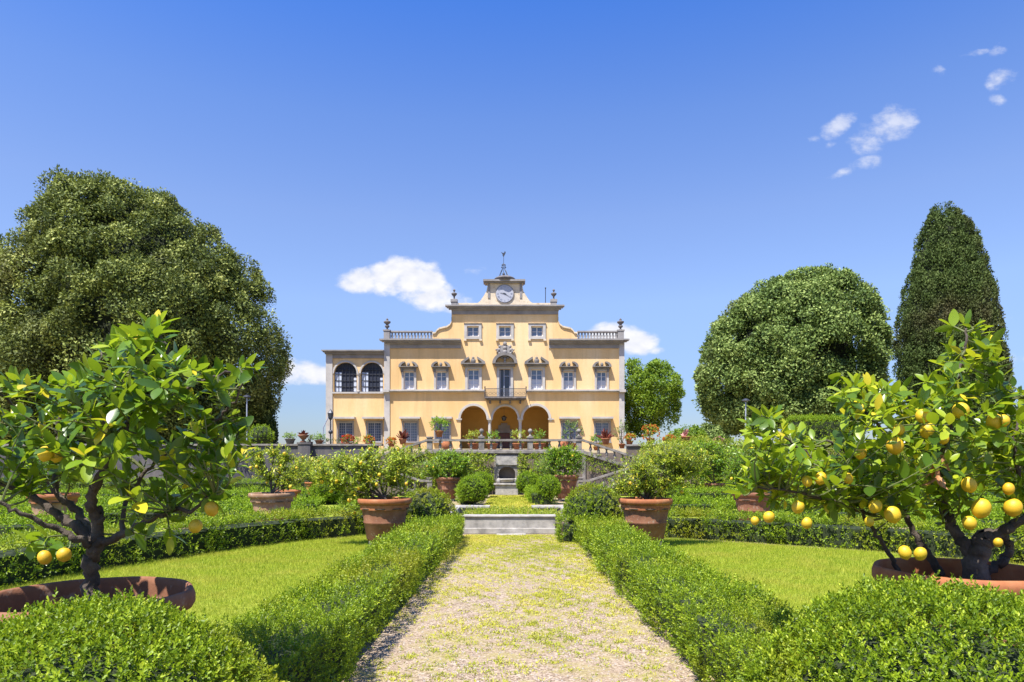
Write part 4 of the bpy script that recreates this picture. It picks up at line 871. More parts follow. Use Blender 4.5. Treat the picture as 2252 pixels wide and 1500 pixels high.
for c, x0, x1, y0, y1, ty in P_WIN:
    if ty == 'c':
        mb = MB()
        poly(mb, [(x0 + .1, y0), (x0 + 3, y0 + .0), (x0 + 3, y1), (x0 + .1, y1)], .22, .30); poly(mb, [(x1 - 3, y0), (x1 - .1, y0), (x1 - .1, y1), (x1 - 3, y1)], .22, .30)
        vb(mb, x0 + 9.5, y0, x0 + 11.5, y1, .2, .28); vb(mb, x0 + 11.5, y0 + 14, x1 - 3, y0 + 15.5, .2, .28)
        w_ = mb.build('balcony_door', 'greywood', villa)
        mb = MB(); vb(mb, x0 + 11.6, y0, x1 - 3, y1, .3, .32); mb.build('pane', 'darkglass', w_)
        mb = MB(); vb(mb, x0 + 3, y0, x0 + 9.4, y1, .38, .43); mb.build('dark_opening', 'darkglass', w_)
    else:
        w_ = window(c, x0, x1, y0, y1, 4, curtain=True)
    f = 4.6 if ty == 's' else 5.5
    surround(w_, x0, y0, x1, y1, f, sill=(ty != 'c'))
    mb = MB(); h = (x1 - x0) / 2
    if ty == 's':
        e = h + 9.5; t0 = y0 - 4.7
        poly(mb, [(c - e + 3.5, t0), (c + e - 3.5, t0), (c + e - 5, t0 - 4), (c - e + 5, t0 - 4)], -.22, -.002)
        vb(mb, c - e, t0 - 5.4, c + e, t0 - 4.06, -.36, -.002)
        for s_ in (1, -1):
            poly(mb, [(c + s_ * e, t0 - 5.5), (c + s_ * (e - .8), t0 - 9), (c + s_ * (e - 4), t0 - 13), (c + s_ * (e - 9), t0 - 15.6), (c + s_ * (e - 13.5), t0 - 15.8), (c + s_ * (e - 13), t0 - 13), (c + s_ * (e - 9), t0 - 11.5), (c + s_ * (e - 6), t0 - 8.5), (c + s_ * (e - 5.2), t0 - 5.5)], -.34, -.002)
            for k in (0, 1): vb(mb, c + s_ * (h + 2.5) - 2, y0 - 4, c + s_ * (h + 2.5) + 2, y0 + 1 - k * 0, -.2 - .02 * k, -.12)
        mb.sphere((vx(c), YV - .16, vz(t0 - 9.5)), .16, .12, .22, 10, 7)
    elif ty == 't':
        e = h + 14; t0 = y0 - 5.6
        poly(mb, [(c - e + 5, t0), (c + e - 5, t0), (c + e - 6, t0 - 4), (c - e + 6, t0 - 4)], -.25, -.002)
        vb(mb, c - e, t0 - 6.5, c + e, t0 - 4.06, -.42, -.002)
        for s_ in (1, -1): poly(mb, [(c + s_ * e, t0 - 6.6), (c + s_ * (e - 1), t0 - 10), (c + s_ * 9.5, t0 - 20.5), (c + s_ * 8.5, t0 - 18), (c + s_ * 9.5, t0 - 15.5), (c + s_ * (e - 8), t0 - 9), (c + s_ * (e - 8), t0 - 6.6)], -.40, -.002)
        mb.sphere((vx(c), YV - .18, vz(t0 - 11.5)), .26, .14, .3, 10, 7); mb.sphere((vx(c), YV - .2, vz(t0 - 18)), .13, .1, .14, 8, 6)
    else:
        e = h + 15; t0 = y0 - 5.6
        poly(mb, [(c - e + 5, t0), (c + e - 5, t0), (c + e - 6, t0 - 5), (c - e + 6, t0 - 5)], -.28, -.002)
        o_ = [(c + e * math.cos(a), t0 - 6 - 23 * math.sin(a)) for a in [PI * k / 18 for k in range(19)]]; i_ = [(c + (e - 7) * math.cos(a), t0 - 6 - 17 * math.sin(a)) for a in [PI * k / 18 for k in range(19)]][::-1]
        poly(mb, o_ + i_, -.45, -.002); vb(mb, c - e, t0 - 6.4, c + e, t0 - 5.06, -.44, -.002)
    mb.v = [(a, YV - (YV - b2) * 1.5 if b2 < YV else b2, c3) for a, b2, c3 in mb.v]; mb.build('hood', 'hood', w_)
for c in A_WIN:
    w_ = window(c, c - 13, c + 13, 717.5, 740, 2); surround(w_, c - 13, 717.5, c + 13, 740, 6, sill=False)
    mb = MB()
    for s_ in (1, -1): vb(mb, c + s_ * 17 - 3, 746.2, c + s_ * 17 + 3, 750, -.2, -.003)
    vb(mb, c - 20, 711, c + 20, 711.45, -.2, -.003)
    mb.build('bracket', 'attic', w_)
for c, x0, x1 in G_WIN:
    w_ = window(c, x0, x1, 928, 972, 7, m='greywood', bars=2, fr=2.2, glass='glass'); surround(w_, x0, 928, x1, 972, 3, m='trim', sill=True, prot=.06)
    mb = MB(); vb(mb, c - 22.5, 917.2, c + 22.5, 921.5, -.72, -.002); vb(mb, c - 18, 921.56, c + 18, 924.9, -.3, -.002); mb.build('lintel', 'trimpale', w_)
# coat of arms
mb = MB(); poly(mb, [(1101, 762), (1110.5, 757), (1120, 762), (1121, 774), (1116, 784), (1110.5, 790), (1105, 784), (1100, 774)], -.3, -.002)
co = mb.build('coat_of_arms', 'trim', villa)
mb = MB()
for s_ in (1, -1):
    for (a, b2, r) in ((11, 763, .17), (13, 770, .2), (12, 778, .16), (16, 774, .12), (7, 787, .15), (19, 770, .1)): mb.sphere((vx(1110.5 + s_ * a), YV - .2, vz(b2)), r, .14, r, 8, 6)
for (b2, r) in ((757, .2), (766, .2), (775, .22), (790, .17), (796, .12)): mb.sphere((vx(1110.5), YV - .32, vz(b2)), r, .12, r, 8, 6)
mb.build('scrollwork', 'trim', co, smooth=True)
# balcony
mb = MB(); vb(mb, 1067, 875.5, 1157, 878.5, -1.25, 0); vb(mb, 1071, 878.56, 1153, 881, -1.0, 0); bal = mb.build('balcony', 'darkstone', villa, bevel=.02)
mb = MB()
for c in (1078, 1100, 1122, 1144): poly(mb, [(c - 1.8, 881.1), (c + 1.8, 881.1), (c + 1.8, 888), (c - 1.8, 888)], -.7, -.0)
mb.build('bracket', 'darkstone', bal)
mb = MB()
for py in (857.5, 874.6): mb.tube([(vx(1067.5), YV - 1.2, vz(py)), (vx(1156.5), YV - 1.2, vz(py))], .03, 5)
for s_ in (1067.5, 1156.5):
    for py in (857.5, 874.6): mb.tube([(vx(s_), YV - 1.2, vz(py)), (vx(s_), YV, vz(py))], .03, 5)
    mb.tube([(vx(s_), YV - 1.2, vz(875)), (vx(s_), YV - 1.2, vz(855))], .045, 5); mb.sphere((vx(s_), YV - 1.2, vz(854)), .07)
for k in range(46): xx = vx(1067.5 + 89 * k / 45); mb.tube([(xx, YV - 1.2, vz(874.6)), (xx, YV - 1.2, vz(857.5))], .013, 4)
for k in range(11):
    xx = 1071 + 8 * k; mb.tube([(vx(xx + 3 * math.cos(a)), YV - 1.21, vz(868 - 3 * math.sin(a))) for a in [PI * q_ / 6 for q_ in range(13)]], .014, 4)
mb.build('railing', 'darkiron', bal)
# arches trim, columns
mb = MB()
for c, r in ((1041.5, 28.5), (1178.5, 28.5), (1111, 27.5)):
    o_ = [(c + (r + 5.2) * math.cos(a), 921 - (r + 5.2) * math.sin(a)) for a in [PI * k / 24 for k in range(25)]]; i_ = [(c + r * math.cos(a), 921 - r * math.sin(a)) for a in [PI * k / 24 for k in range(25)]][::-1]
    if c == 1111: o_ = [(c + (r + 4.4) * math.cos(a), 921 - (r + 4.4) * math.sin(a)) for a in [PI * k / 24 for k in range(25)]]
    poly(mb, o_ + i_, -.13 if c != 1111 else -.10, -.002)
mb.build('arch_moulding', 'trimpale', villa)
for c in (1009.5, 1077, 1144, 1211.5):
    mb = MB(); b0 = (vx(c), YV + .17, vz(991)); H_ = (991 - 921) * K; r = .17
    mb.lathe(b0, [(r * 1.5, 0), (r * 1.5, .12), (r * 1.2, .2), (r, .26), (r * .86, H_ - .42), (r * .95, H_ - .40), (r * .95, H_ - .34), (r * 1.2, H_ - .2), (r * 1.45, H_ - .1)], 16)
    mb.box(b0[0] - .29, YV - .12, b0[2] + H_ - .1, b0[0] + .29, YV + .46 if 1050 < c < 1180 else YV - .003, b0[2] + H_ + .02)
    mb.build('column', 'trimpale', villa, smooth=False)
# loggia door, lantern
mb = MB(); YD = 4.6
def lb(mb, a, b2, c, d_, ya, yb): mb.box(vx(a), YV + ya, vz(d_), vx(c), YV + yb, vz(b2))
lb(mb, 1088, 948, 1094, 989, YD - .2, YD - .002); lb(mb, 1121, 948, 1127, 989, YD - .2, YD - .002); lb(mb, 1086, 940, 1129, 948, YD - .3, YD - .002); lb(mb, 1094, 930, 1121, 940, YD - .2, YD - .002); lb(mb, 1100, 925, 1115, 930, YD - .2, YD - .002)
dr = mb.build('door_surround', 'trim', villa)
mb = MB(); lb(mb, 1094.3, 948.2, 1107.3, 989, YD - .1, YD - .04); lb(mb, 1107.7, 948.2, 1120.7, 989, YD - .1, YD - .04)
for a in (1096, 1110):
    for b2 in (952, 970): lb(mb, a, b2, a + 9, b2 + 14, YD - .13, YD - .1)
mb.build('door', 'reddoor', dr)
mb = MB(); mb.tube([(vx(1108), YV + 2, vz(892)), (vx(1108), YV + 2, vz(911))], .015, 4); mb.lathe((vx(1108), YV + 2, vz(923)), [(.06, 0), (.2, .05), (.26, .3), (.3, .38), (.08, .52), (.03, .56)], 6); mb.build('lantern', 'darkiron', villa)
mb = MB(); mb.lathe((vx(1145), YV + 4.3, vz(942)), [(.05, 0), (.14, .05), (.18, .3), (.05, .42)], 6); mb.box(vx(1144.6), YV + 4.3, vz(936), vx(1145.4), YV + 4.6, vz(935)); mb.build('wall_lamp', 'darkiron', villa)
# roof balustrades and urns
def roof_bal(xa, xb, ped):
    mb = MB(); vb(mb, xa, 727, xb, 730.5, .05, .45); vb(mb, xa, 744, xb, 747, .05, .45); rb = mb.build('roof_balustrade', 'trim', villa, bevel=.01)
    n = 13
    for k in range(n):
        mb = MB(); px = xa + (xb - xa) * (k + .5) / n; mb.lathe((vx(px), YV + .25, vz(744)), [(.11, 0), (.11, .05), (.07, .1), (.13, .27), (.06, .45), (.10, .55), (.10, 13.5 * K)], 8); mb.build('baluster', 'trim', rb, smooth=True)
    mb = MB(); vb(mb, ped - 6.5, 728, ped + 6.5, 747.2, -.05, .55); vb(mb, ped - 8, 725, ped + 8, 727.94, -.1, .6); mb.build('pedestal', 'trim', rb)
    mb = MB(); c = (vx(ped), YV + .25, vz(725)); mb.lathe(c, [(.18, 0), (.20, .05), (.09, .12), (.08, .2), (.22, .3), (.24, .42), (.12, .5), (.13, .56), (.32, .72), (.36, .84), (.30, .88), (.12, .93), (.10, 1.0), (.13, 1.06), (.05, 1.16), (.01, 1.2)], 14); mb.build('urn', 'darkstone', rb, smooth=True)
roof_bal(858, 951, 850.5); roof_bal(1270, 1359, 1365.5)
for s_ in (998.5, 1218):
    mb = MB(); vb(mb, s_ - 6, 664, s_ + 6, 673, -.05, .5); vb(mb, s_ - 7.5, 658, s_ + 7.5, 663.94, -.1, .55); pd = mb.build('attic_pedestal', 'trim', villa)
    mb = MB(); mb.lathe((vx(s_), YV + .2, vz(658)), [(.16, 0), (.08, .08), (.07, .28), (.14, .36), (.26, .5), (.30, .60), (.22, .66), (.07, .72), (.06, .82), (.13, .9), (.10, 1.0), (.02, 1.06)], 12); mb.build('urn', 'darkstone', pd, smooth=True)
mb = MB(); vb(mb, 1006, 666, 1066, 673, .05, .4); vb(mb, 1155, 666, 1211, 673, .05, .4); mb.build('parapet', 'attic', villa)
mb = MB(); poly(mb, [(1044, 668), (1058, 662), (1060, 668)], .1, .5); poly(mb, [(1160, 668), (1164, 663), (1176, 667)], .1, .5); mb.build('roof_tile_scrap', 'terra', villa)
# clock gable
mb = MB(); L_ = [(1036, 671), (1048, 668), (1056, 662), (1064, 650), (1070, 640), (1072, 630), (1071, 623)]
R_ = [(2 * 1110.5 - a, b2) for a, b2 in L_][::-1]
poly(mb, L_ + R_ + [(1185, 673), (1036, 673)], .0, .7); ck = mb.build('clock_gable', 'attic', villa)
mb = MB(); vb(mb, 1063, 616.5, 1155, 620.5, -.45, 1.0); vb(mb, 1066, 620.56, 1152, 623.5, -.25, .85); mb.build('gable_cornice', 'trim', ck)
for a in (1073, 1143): mb = MB(); vb(mb, a, 624, a + 5, 656, -.06, -.002); mb.build('gable_pilaster', 'trim', ck)
mb = MB(); c = (vx(1110), YV + .5, vz(616.5)); mb.lathe(c, [(1.12, 0), (1.08, .16), (1.12, .17), (.95, .34), (.65, .48), (.3, .56), (.03, .58)], 24); mb.build('dome_cap', 'darkstone', ck, smooth=True)
def disk(mb, cx, cy, r, ya, yb, n=32): poly(mb, [(cx + r * math.cos(2 * PI * k / n), cy - r * math.sin(2 * PI * k / n)) for k in range(n)], ya, yb)
CCX, CCY = 1110, 646.5
mb = MB(); disk(mb, CCX, CCY, 20.5, -.09, -.002); cf = mb.build('clock_rim', 'trim', ck)
mb = MB(); disk(mb, CCX, CCY, 18.8, -.12, -.091); mb.build('clock_face', 'clock', cf)
mb = MB(); disk(mb, CCX, CCY, 1.3, -.17, -.121, 12)
def hand(ang, ln, wd):
    a = math.radians(ang); dx, dy = math.cos(a), math.sin(a); poly(mb, [(CCX - dx * 3 - dy * wd, CCY + dy * 3 - dx * wd), (CCX + dx * ln, CCY - dy * ln), (CCX - dx * 3 + dy * wd, CCY + dy * 3 + dx * wd)], -.165, -.14)
hand(168, 11, .8); hand(-30, 13, .6); mb.build('clock_hands', 'darkiron', cf)
mb = MB()
for i, tx in enumerate(['XII', 'I', 'II', 'III', 'IIII', 'V', 'VI', 'VII', 'VIII', 'IX', 'X', 'XI']):
    cu = bpy.data.curves.new('numeral', 'FONT'); cu.body = tx; cu.size = .26; cu.align_x = 'CENTER'; cu.align_y = 'CENTER'; cu.extrude = .006; cu.resolution_u = 2
    ob = bpy.data.objects.new('numeral', cu); COL.objects.link(ob); dg = bpy.context.evaluated_depsgraph_get(); me = bpy.data.meshes.new_from_object(ob.evaluated_get(dg))
    a = -i * PI / 6; ox = vx(CCX) + .66 * math.sin(i * PI / 6); oz = vz(CCY) + .66 * math.cos(i * PI / 6)
    vs = []
    for v in me.vertices:
        xx = v.co.x * .8; yy = v.co.y; vs.append((ox + xx * math.cos(a) - yy * math.sin(a), YV - .128 - v.co.z, oz + xx * math.sin(a) + yy * math.cos(a)))
    mb.add(vs, [tuple(p.vertices) for p in me.polygons]); bpy.data.objects.remove(ob); bpy.data.curves.remove(cu); bpy.data.meshes.remove(me)
mb.build('numerals', 'greywood', cf)
# bell frame and weathervane
mb = MB(); zt = vz(604); cx_ = vx(1107.5); yc = YV + .5
for a in (45, 135, 225, 315):
    ax_, ay_ = math.cos(math.radians(a)), math.sin(math.radians(a)); mb.tube([(cx_ + .62 * ax_, yc + .62 * ay_, zt - .1), (cx_ + .33 * ax_, yc + .33 * ay_, zt + .45), (cx_ + .16 * ax_, yc + .16 * ay_, zt + .7), (cx_ + .22 * ax_, yc + .22 * ay_, zt + .88), (cx_ + .2 * ax_, yc + .2 * ay_, zt + 1.1), (cx_, yc, zt + 1.25)], .028, 5)
for zz, rr in ((.86, .24), (1.1, .2)): mb.tube([(cx_ + rr * math.cos(a), yc + rr * math.sin(a), zt + zz) for a in [PI * k / 6 for k in range(13)]], .025, 5)
mb.tube([(cx_, yc, zt), (cx_, yc, zt + 2.05)], .022, 5); mb.lathe((cx_, yc, zt + .12), [(.14, 0), (.12, .1), (.07, .2), (.02, .26)], 10); bf = mb.build('bell_frame', 'darkiron', ck)
mb = MB(); ex = [(0, -.1), (.1, .02), (.12, .2), (.28, .42), (.06, .3), (-.06, .34), (-.1, .5), (-.2, .42), (-.2, .3), (-.12, .14)]
mb.plate([(cx_ - a, zt + 2.0 + b2) for a, b2 in ex], [], yc - .015, yc + .015); mb.build('weathervane', 'darkiron', bf)
mb = MB(); mb.tube([(vx(1204), YV + 4, vz(674)), (vx(1204), YV + 4, vz(611))], .04, 5); mb.sphere((vx(1204), YV + 4, vz(611)), .08); mb.build('antenna_mast', 'darkiron', villa)
mb = MB(); vb(mb, 840, 747.6, 1377, 749, .5, 15.3); vb(mb, 990, 673.4, 1231, 676, .75, 12.3); mb.build('roof', 'terra', villa)
# left wing
YW = .12
mb = MB()
wouter = ring(719, 774, 845.5, 992)
a1 = [(vx(734), vz(862)), (vx(784), vz(862))] + arc(759, 821, 25, 24.5, 0, PI, 18); a2 = [(vx(793), vz(862)), (vx(842), vz(862))] + arc(817.5, 821, 24.5, 24.5, 0, PI, 18)
W_WIN = [(759, 742.5, 775), (822.5, 807, 838)]
mb.plate(wouter, [a1, a2] + [ring(a, 928, b2, 972) for c, a, b2 in W_WIN], YV + YW, YV + YW + .4); wg = mb.build('wing_wall', 'plaster', villa)
mb = MB(); mb.box(vx(720), YV + .95, 2.6, vx(845), YV + 12, vz(775)); mb.box(vx(720), YV + .53, 2.6, vx(845), YV + .95, vz(866)); mb.build('wing_body', 'plaster', villa)
mb = MB(); vb(mb, 716.5, 774.6, 731, 992, YW - .12, YW - .002); mb.build('wing_pilaster', 'trimpale', villa)
mb = MB(); vb(mb, 709.5, 770.8, 845, 773, YW - .62, YW + 8); vb(mb, 712, 773.06, 845, 775.5, YW - .5, YW); vb(mb, 715, 775.56, 845, 779, YW - .3, YW); vb(mb, 731.1, 779.06, 845, 788, YW - .1, YW - .002); mb.build('wing_cornice', 'trim', villa)
mb = MB()
for c, r in ((759, 25), (817.5, 24.5)):
    o_ = [(c + (r + 3.6) * math.cos(a), 821 - (r + 3.2) * math.sin(a)) for a in [PI * k / 20 for k in range(21)]]; i_ = [(c + r * math.cos(a), 821 - 24.5 * math.sin(a)) for a in [PI * k / 20 for k in range(21)]][::-1]
    poly(mb, o_ + i_, YW - .08, YW - .002)
mb.build('arch_moulding', 'trimpale', villa)
mb = MB(); mb.lathe((vx(788.5), YV + YW - .12, vz(862)), [(.16, 0), (.16, .12), (.12, .16), (.105, 1.55), (.18, 1.72), (.2, 1.86)], 12); vb(mb, 785, 861.5, 843, 862, YW - .2, YW); mb.build('wing_column', 'trimpale', villa)
mb = MB(); vb(mb, 731.1, 862.2, 845, 865.5, YW - .2, YW - .002); mb.build('wing_sill', 'trimpale', villa)
for (lp, x0, x1) in ((a1, 734, 784), (a2, 793, 842)):
    mb = MB(); c = (x0 + x1) / 2
    hs = (x1 - x0) / 2 - 1
    for k in range(7):
        xx = x0 + 1 + (x1 - x0 - 2) * k / 6; top_ = 821 - 23.5 * math.sqrt(max(0, 1 - ((xx - c) / (hs + .5)) ** 2)); vb(mb, xx - .32, top_, xx + .32, 862, YW + .16, YW + .22)
    for yy in (812, 822, 836, 849, 861): h_ = hs * math.sqrt(max(0, 1 - ((821 - yy) / 23.5) ** 2)) if yy < 821 else hs; vb(mb, c - h_, yy - .3, c + h_, yy + .3, YW + .165, YW + .225)
    w_ = mb.build('arched_window', 'darkiron', villa)
    mb = MB(); mb.plate(lp, [], YV + YW + .26, YV + YW + .29); mb.build('pane', 'darkglass', w_)
    mb = MB(); vb(mb, x0 + 1, 818, x0 + 15, 861, YW + .235, YW + .25); vb(mb, x1 - 8, 830, x1 - 1, 861, YW + .235, YW + .25); mb.build('curtain', 'curtain', w_)
for c, x0, x1 in W_WIN:
    w_ = window(c, x0, x1, 928, 972, 7, m='greywood', bars=2, fr=2.2, dep=.3); mb = MB(); vb(mb, c - 24, 917.2, c + 23, 921.5, -.6, YW - .002); mb.build('lintel', 'trimpale', w_)
    mb = MB(); mb.plate(ring(x0 - 3, 925, x1 + 3, 975), [ring(x0, 928, x1, 972)], YV + YW - .06, YV + YW - .002); mb.build('surround', 'trim', w_)

# ---------------------------------------------------------------- trees
def tree(name, label, prof, d, ds, ncl, rc, per, leaf, m, trunk, seed, recess=1.0, zs=1.0, wd=.55, updir=.2, corescale=.86, group=None, lumpy=.06, asp=1.0, bigf=None):
    r = np.random.default_rng(seed); prof = [(p[0], p[1], p[2]) for p in prof]
    pz = np.array([Z(p[0], d) for p in prof])[::-1]; c_ = np.array([X((p[1] + p[2]) / 2, d) for p in prof])[::-1]; rr = np.array([(p[2] - p[1]) / 2 / F * d for p in prof])[::-1]
    gz = np.linspace(pz[0], pz[-1], 60); gr = np.interp(gz, pz, rr); gc = np.interp(gz, pz, c_)
    t = thing(name, label, 'tree', (float(c_[len(c_) // 2]), d, float(pz[0])), group)
    wts = np.sqrt(np.gradient(gr, gz) ** 2 + 1) * (gr + .15 * gr.max()); wts /= wts.sum()
    zi = r.choice(60, ncl, p=wts); z = gz[zi] + r.uniform(-.5, .5, ncl) * (gz[1] - gz[0]); R_ = np.interp(z, pz, rr); C_ = np.interp(z, pz, c_); sl = np.interp(z, gz, np.gradient(gr, gz))
    ph = np.where(r.uniform(size=ncl) < .72, r.uniform(-PI, 0, ncl), r.uniform(0, PI, ncl))
    Nn = unit(np.stack([np.cos(ph), np.sin(ph) / ds, -sl], 1))
    Pc = np.stack([C_ + R_ * np.cos(ph), d + R_ * ds * np.sin(ph), z], 1)
    big = lump(Pc, bigf or (1.6 / rc * .35), seed); rad = rc * r.uniform(.6, 1.35, ncl)
    Pc = Pc + Nn * (big * lumpy * gr.max() - rad * .6 - r.uniform(0, 1, ncl) ** 2 * recess)[:, None]
    n = ncl * per; idx = np.repeat(np.arange(ncl), per)
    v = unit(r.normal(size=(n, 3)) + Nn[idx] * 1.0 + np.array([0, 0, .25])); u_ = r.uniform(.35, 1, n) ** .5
    ps = Pc[idx] + v * (rad[idx] * u_)[:, None] * np.array([1, 1, zs])
    tw = lump(ps, 2.2 / rc, seed + 1); ps = ps + v * (tw * rc * .18)[:, None]
    dirs = unit(v * .35 + r.normal(size=(n, 3)) * .8 + np.array([0, 0, updir])); nr = v + r.normal(size=(n, 3)) * .33 + np.array([0, 0, .15])
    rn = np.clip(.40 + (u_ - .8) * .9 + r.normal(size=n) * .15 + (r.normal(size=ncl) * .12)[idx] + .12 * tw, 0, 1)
    L_ = leaf * r.uniform(.7, 1.3, n)
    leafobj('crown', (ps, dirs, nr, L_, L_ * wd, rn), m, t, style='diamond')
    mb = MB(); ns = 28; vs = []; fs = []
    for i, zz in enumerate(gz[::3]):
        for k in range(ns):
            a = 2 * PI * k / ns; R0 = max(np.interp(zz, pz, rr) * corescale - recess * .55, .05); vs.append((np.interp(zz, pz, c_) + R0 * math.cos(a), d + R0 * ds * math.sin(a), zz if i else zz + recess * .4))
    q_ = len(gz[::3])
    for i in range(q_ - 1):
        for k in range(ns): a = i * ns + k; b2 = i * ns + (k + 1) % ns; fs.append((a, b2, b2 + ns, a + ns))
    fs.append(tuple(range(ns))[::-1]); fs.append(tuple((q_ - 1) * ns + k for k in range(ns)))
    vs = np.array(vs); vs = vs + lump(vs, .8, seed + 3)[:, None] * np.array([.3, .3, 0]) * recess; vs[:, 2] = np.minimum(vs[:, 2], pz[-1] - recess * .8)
    mb.add([tuple(x) for x in vs], fs); mb.build('inner_branches', 'treecore', t)  # solid dark blob stops see-through; crown shade put into its colour
    if trunk:
        px, w0, topy = trunk; mb = MB(); zb = 1.9
        mb.tube([(X(px, d), d, zb), (X(px, d) + .1, d, zb + 1.2), (X(px, d) - .05, d, Z(topy, d))], [w0 * 1.3, w0, w0 * .7], 10)
        for k in range(5): a = k * 1.3; mb.tube([(X(px, d), d, Z(topy, d) - .6), (X(px, d) + 1.2 * math.cos(a), d + 1.2 * math.sin(a), Z(topy, d) + 1.2), (X(px, d) + 2.6 * math.cos(a), d + 2.6 * math.sin(a), Z(topy, d) + 3)], [w0 * .6, w0 * .4, w0 * .15], 7)
        mb.build('trunk', 'bark', t, smooth=True)
    return t
oakp = [(404, 186, 296), (416, 141, 341), (438, 114, 396), (466, 98, 444), (504, 82, 491), (555, 66, 536), (608, 40, 572), (650, 16, 592), (688, -4, 610), (738, -14, 624), (788, -14, 630), (828, -9, 622), (858, 6, 602), (898, 16, 571), (938, 36, 541), (970, 76, 496)]
tree('holm_oak', 'huge dark domed holm oak rising behind the left lemon tree', oakp, 47, .85, 720, 1.1, 330, .185, 'oak', (250, .55, 930), 31, recess=2.2, lumpy=.08, bigf=.22, corescale=.76)
rp = [(606, 1745, 1830), (612, 1715, 1858), (628, 1675, 1880), (654, 1632, 1902), (692, 1590, 1918), (740, 1556, 1930), (790, 1537, 1935), (840, 1532, 1930), (880, 1545, 1922), (915, 1562, 1920), (945, 1590, 1890), (958, 1625, 1850)]
tree('evergreen_tree', 'broad rounded grey green evergreen tree right of the villa', rp, 52, .9, 640, .92, 290, .20, 'holm', (1745, .4, 950), 32, recess=1.7, corescale=.8, lumpy=.03)
cp = [(470, 2054, 2098), (484, 2042, 2116), (513, 2030, 2136), (548, 2022, 2144), (598, 2006, 2160), (648, 1992, 2172), (698, 1982, 2182), (748, 1980, 2190), (808, 1982, 2198), (868, 1988, 2204), (928, 1992, 2204), (973, 2005, 2199)]
tree('cypress', 'tall broad dark cypress at the right behind the fruiting lemon tree', cp, 41, .9, 950, .36, 130, .125, 'cypress', (2090, .3, 960), 33, recess=.35, zs=1.7, updir=1.2, corescale=.92, lumpy=.045)
dp = [(797, 1395, 1445), (805, 1380, 1465), (825, 1366, 1485), (850, 1360, 1498), (880, 1362, 1503), (905, 1368, 1498), (925, 1372, 1480), (945, 1376, 1462), (955, 1385, 1440)]
tree('deciduous_tree', 'bright green airy tree directly right of the villa', dp, 76, .9, 230, .85, 130, .24, 'decid', (1381, .25, 940), 34, recess=2.2, lumpy=.16, corescale=.45, bigf=.5)
c2 = [(846, 575, 590), (870, 562, 598), (910, 550, 604), (978, 540, 608)]
tree('cypress', 'narrow dark cypress at the right foot of the holm oak', c2, 48, .9, 200, .36, 60, .18, 'cypress', None, 35, recess=.3, zs=1.7, updir=1.2, corescale=.9)
c3 = [(512, -2, 4), (540, -12, 12), (580, -30, 20), (700, -60, 30), (850, -70, 40)]
tree('cypress', 'cypress whose tip shows at the far left edge of the photo', c3, 62, .9, 160, .5, 60, .24, 'cypress', None, 36, recess=.3, zs=1.7, updir=1.2)
c4 = [(930, 1552, 1578), (942, 1535, 1590), (955, 1505, 1598), (975, 1480, 1600)]
tree('distant_tree', 'small hazy green tree between the bright tree and the round evergreen', c4, 95, .9, 110, .8, 60, .3, 'holm', None, 37, recess=.4)
c5 = [(940, 1500, 1530), (955, 1470, 1545), (980, 1460, 1555)]
tree('distant_tree', 'lower distant green bush just right of the bright tree', c5, 88, .9, 80, .7, 60, .3, 'decid', None, 38, recess=.4)
# dark undergrowth masses, hedges and topiary up on the terrace
def tball(label, px, py, rpx, d, m='boxfar', name='box_ball', sq=.95, leaf=.09, dens=70, cat_='topiary', z0=None):
    c = P(px, py, d); return ball(name, label, (c.x, c.y, c.z), rpx / F * d, leaf, dens, sq, 6, m, -1.0, None, .03, 'diamond', cat_)
tball('clipped green box ball on the terrace in front of the dark oak', 574, 960, 28, 40.5)
def thedge(label, px0, px1, py, d, w_, m='boxfar', leaf=.1, zb=2.1):
    h = Z(py, d) - zb; q_, core = hedge_quads([(X(px0, d), d), (X(px1, d), d)], w_, h); p, nn = surf_samples(q_, 60)
    p = p + nn * lump(p, 1.6, 2)[:, None] * .06; sp = sprigs(p, nn, 6, leaf * 2, leaf, leaf * .5)
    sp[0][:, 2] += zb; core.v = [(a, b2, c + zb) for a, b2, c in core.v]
    t = thing('clipped_hedge', label, 'hedge', (X(px0, d), d, zb)); leafobj('foliage', sp, m, t, style='diamond'); core.build('twigs', 'box_twigs', t)  # core here is a solid dark box standing in for inner shade
thedge('tall dark hedge on the terrace under the holm oak', -60, 540, 938, 43, 1.2, 'cypress')
thedge('bright clipped hedge on the terrace under the round evergreen', 1735, 1850, 922, 42, 1.6, 'boxfar')
thedge('clipped hedge on the terrace behind the cypress and lemons at right', 1990, 2330, 905, 43, 1.4, 'boxfar')
thedge('low dark box hedge along the terrace edge by the villa wing', 708, 770, 971, 37.5, .6, 'cypress', .07)
thedge('low green hedge at the far right of the terrace edge', 1480, 1560, 968, 40, 1, 'vine', .1)
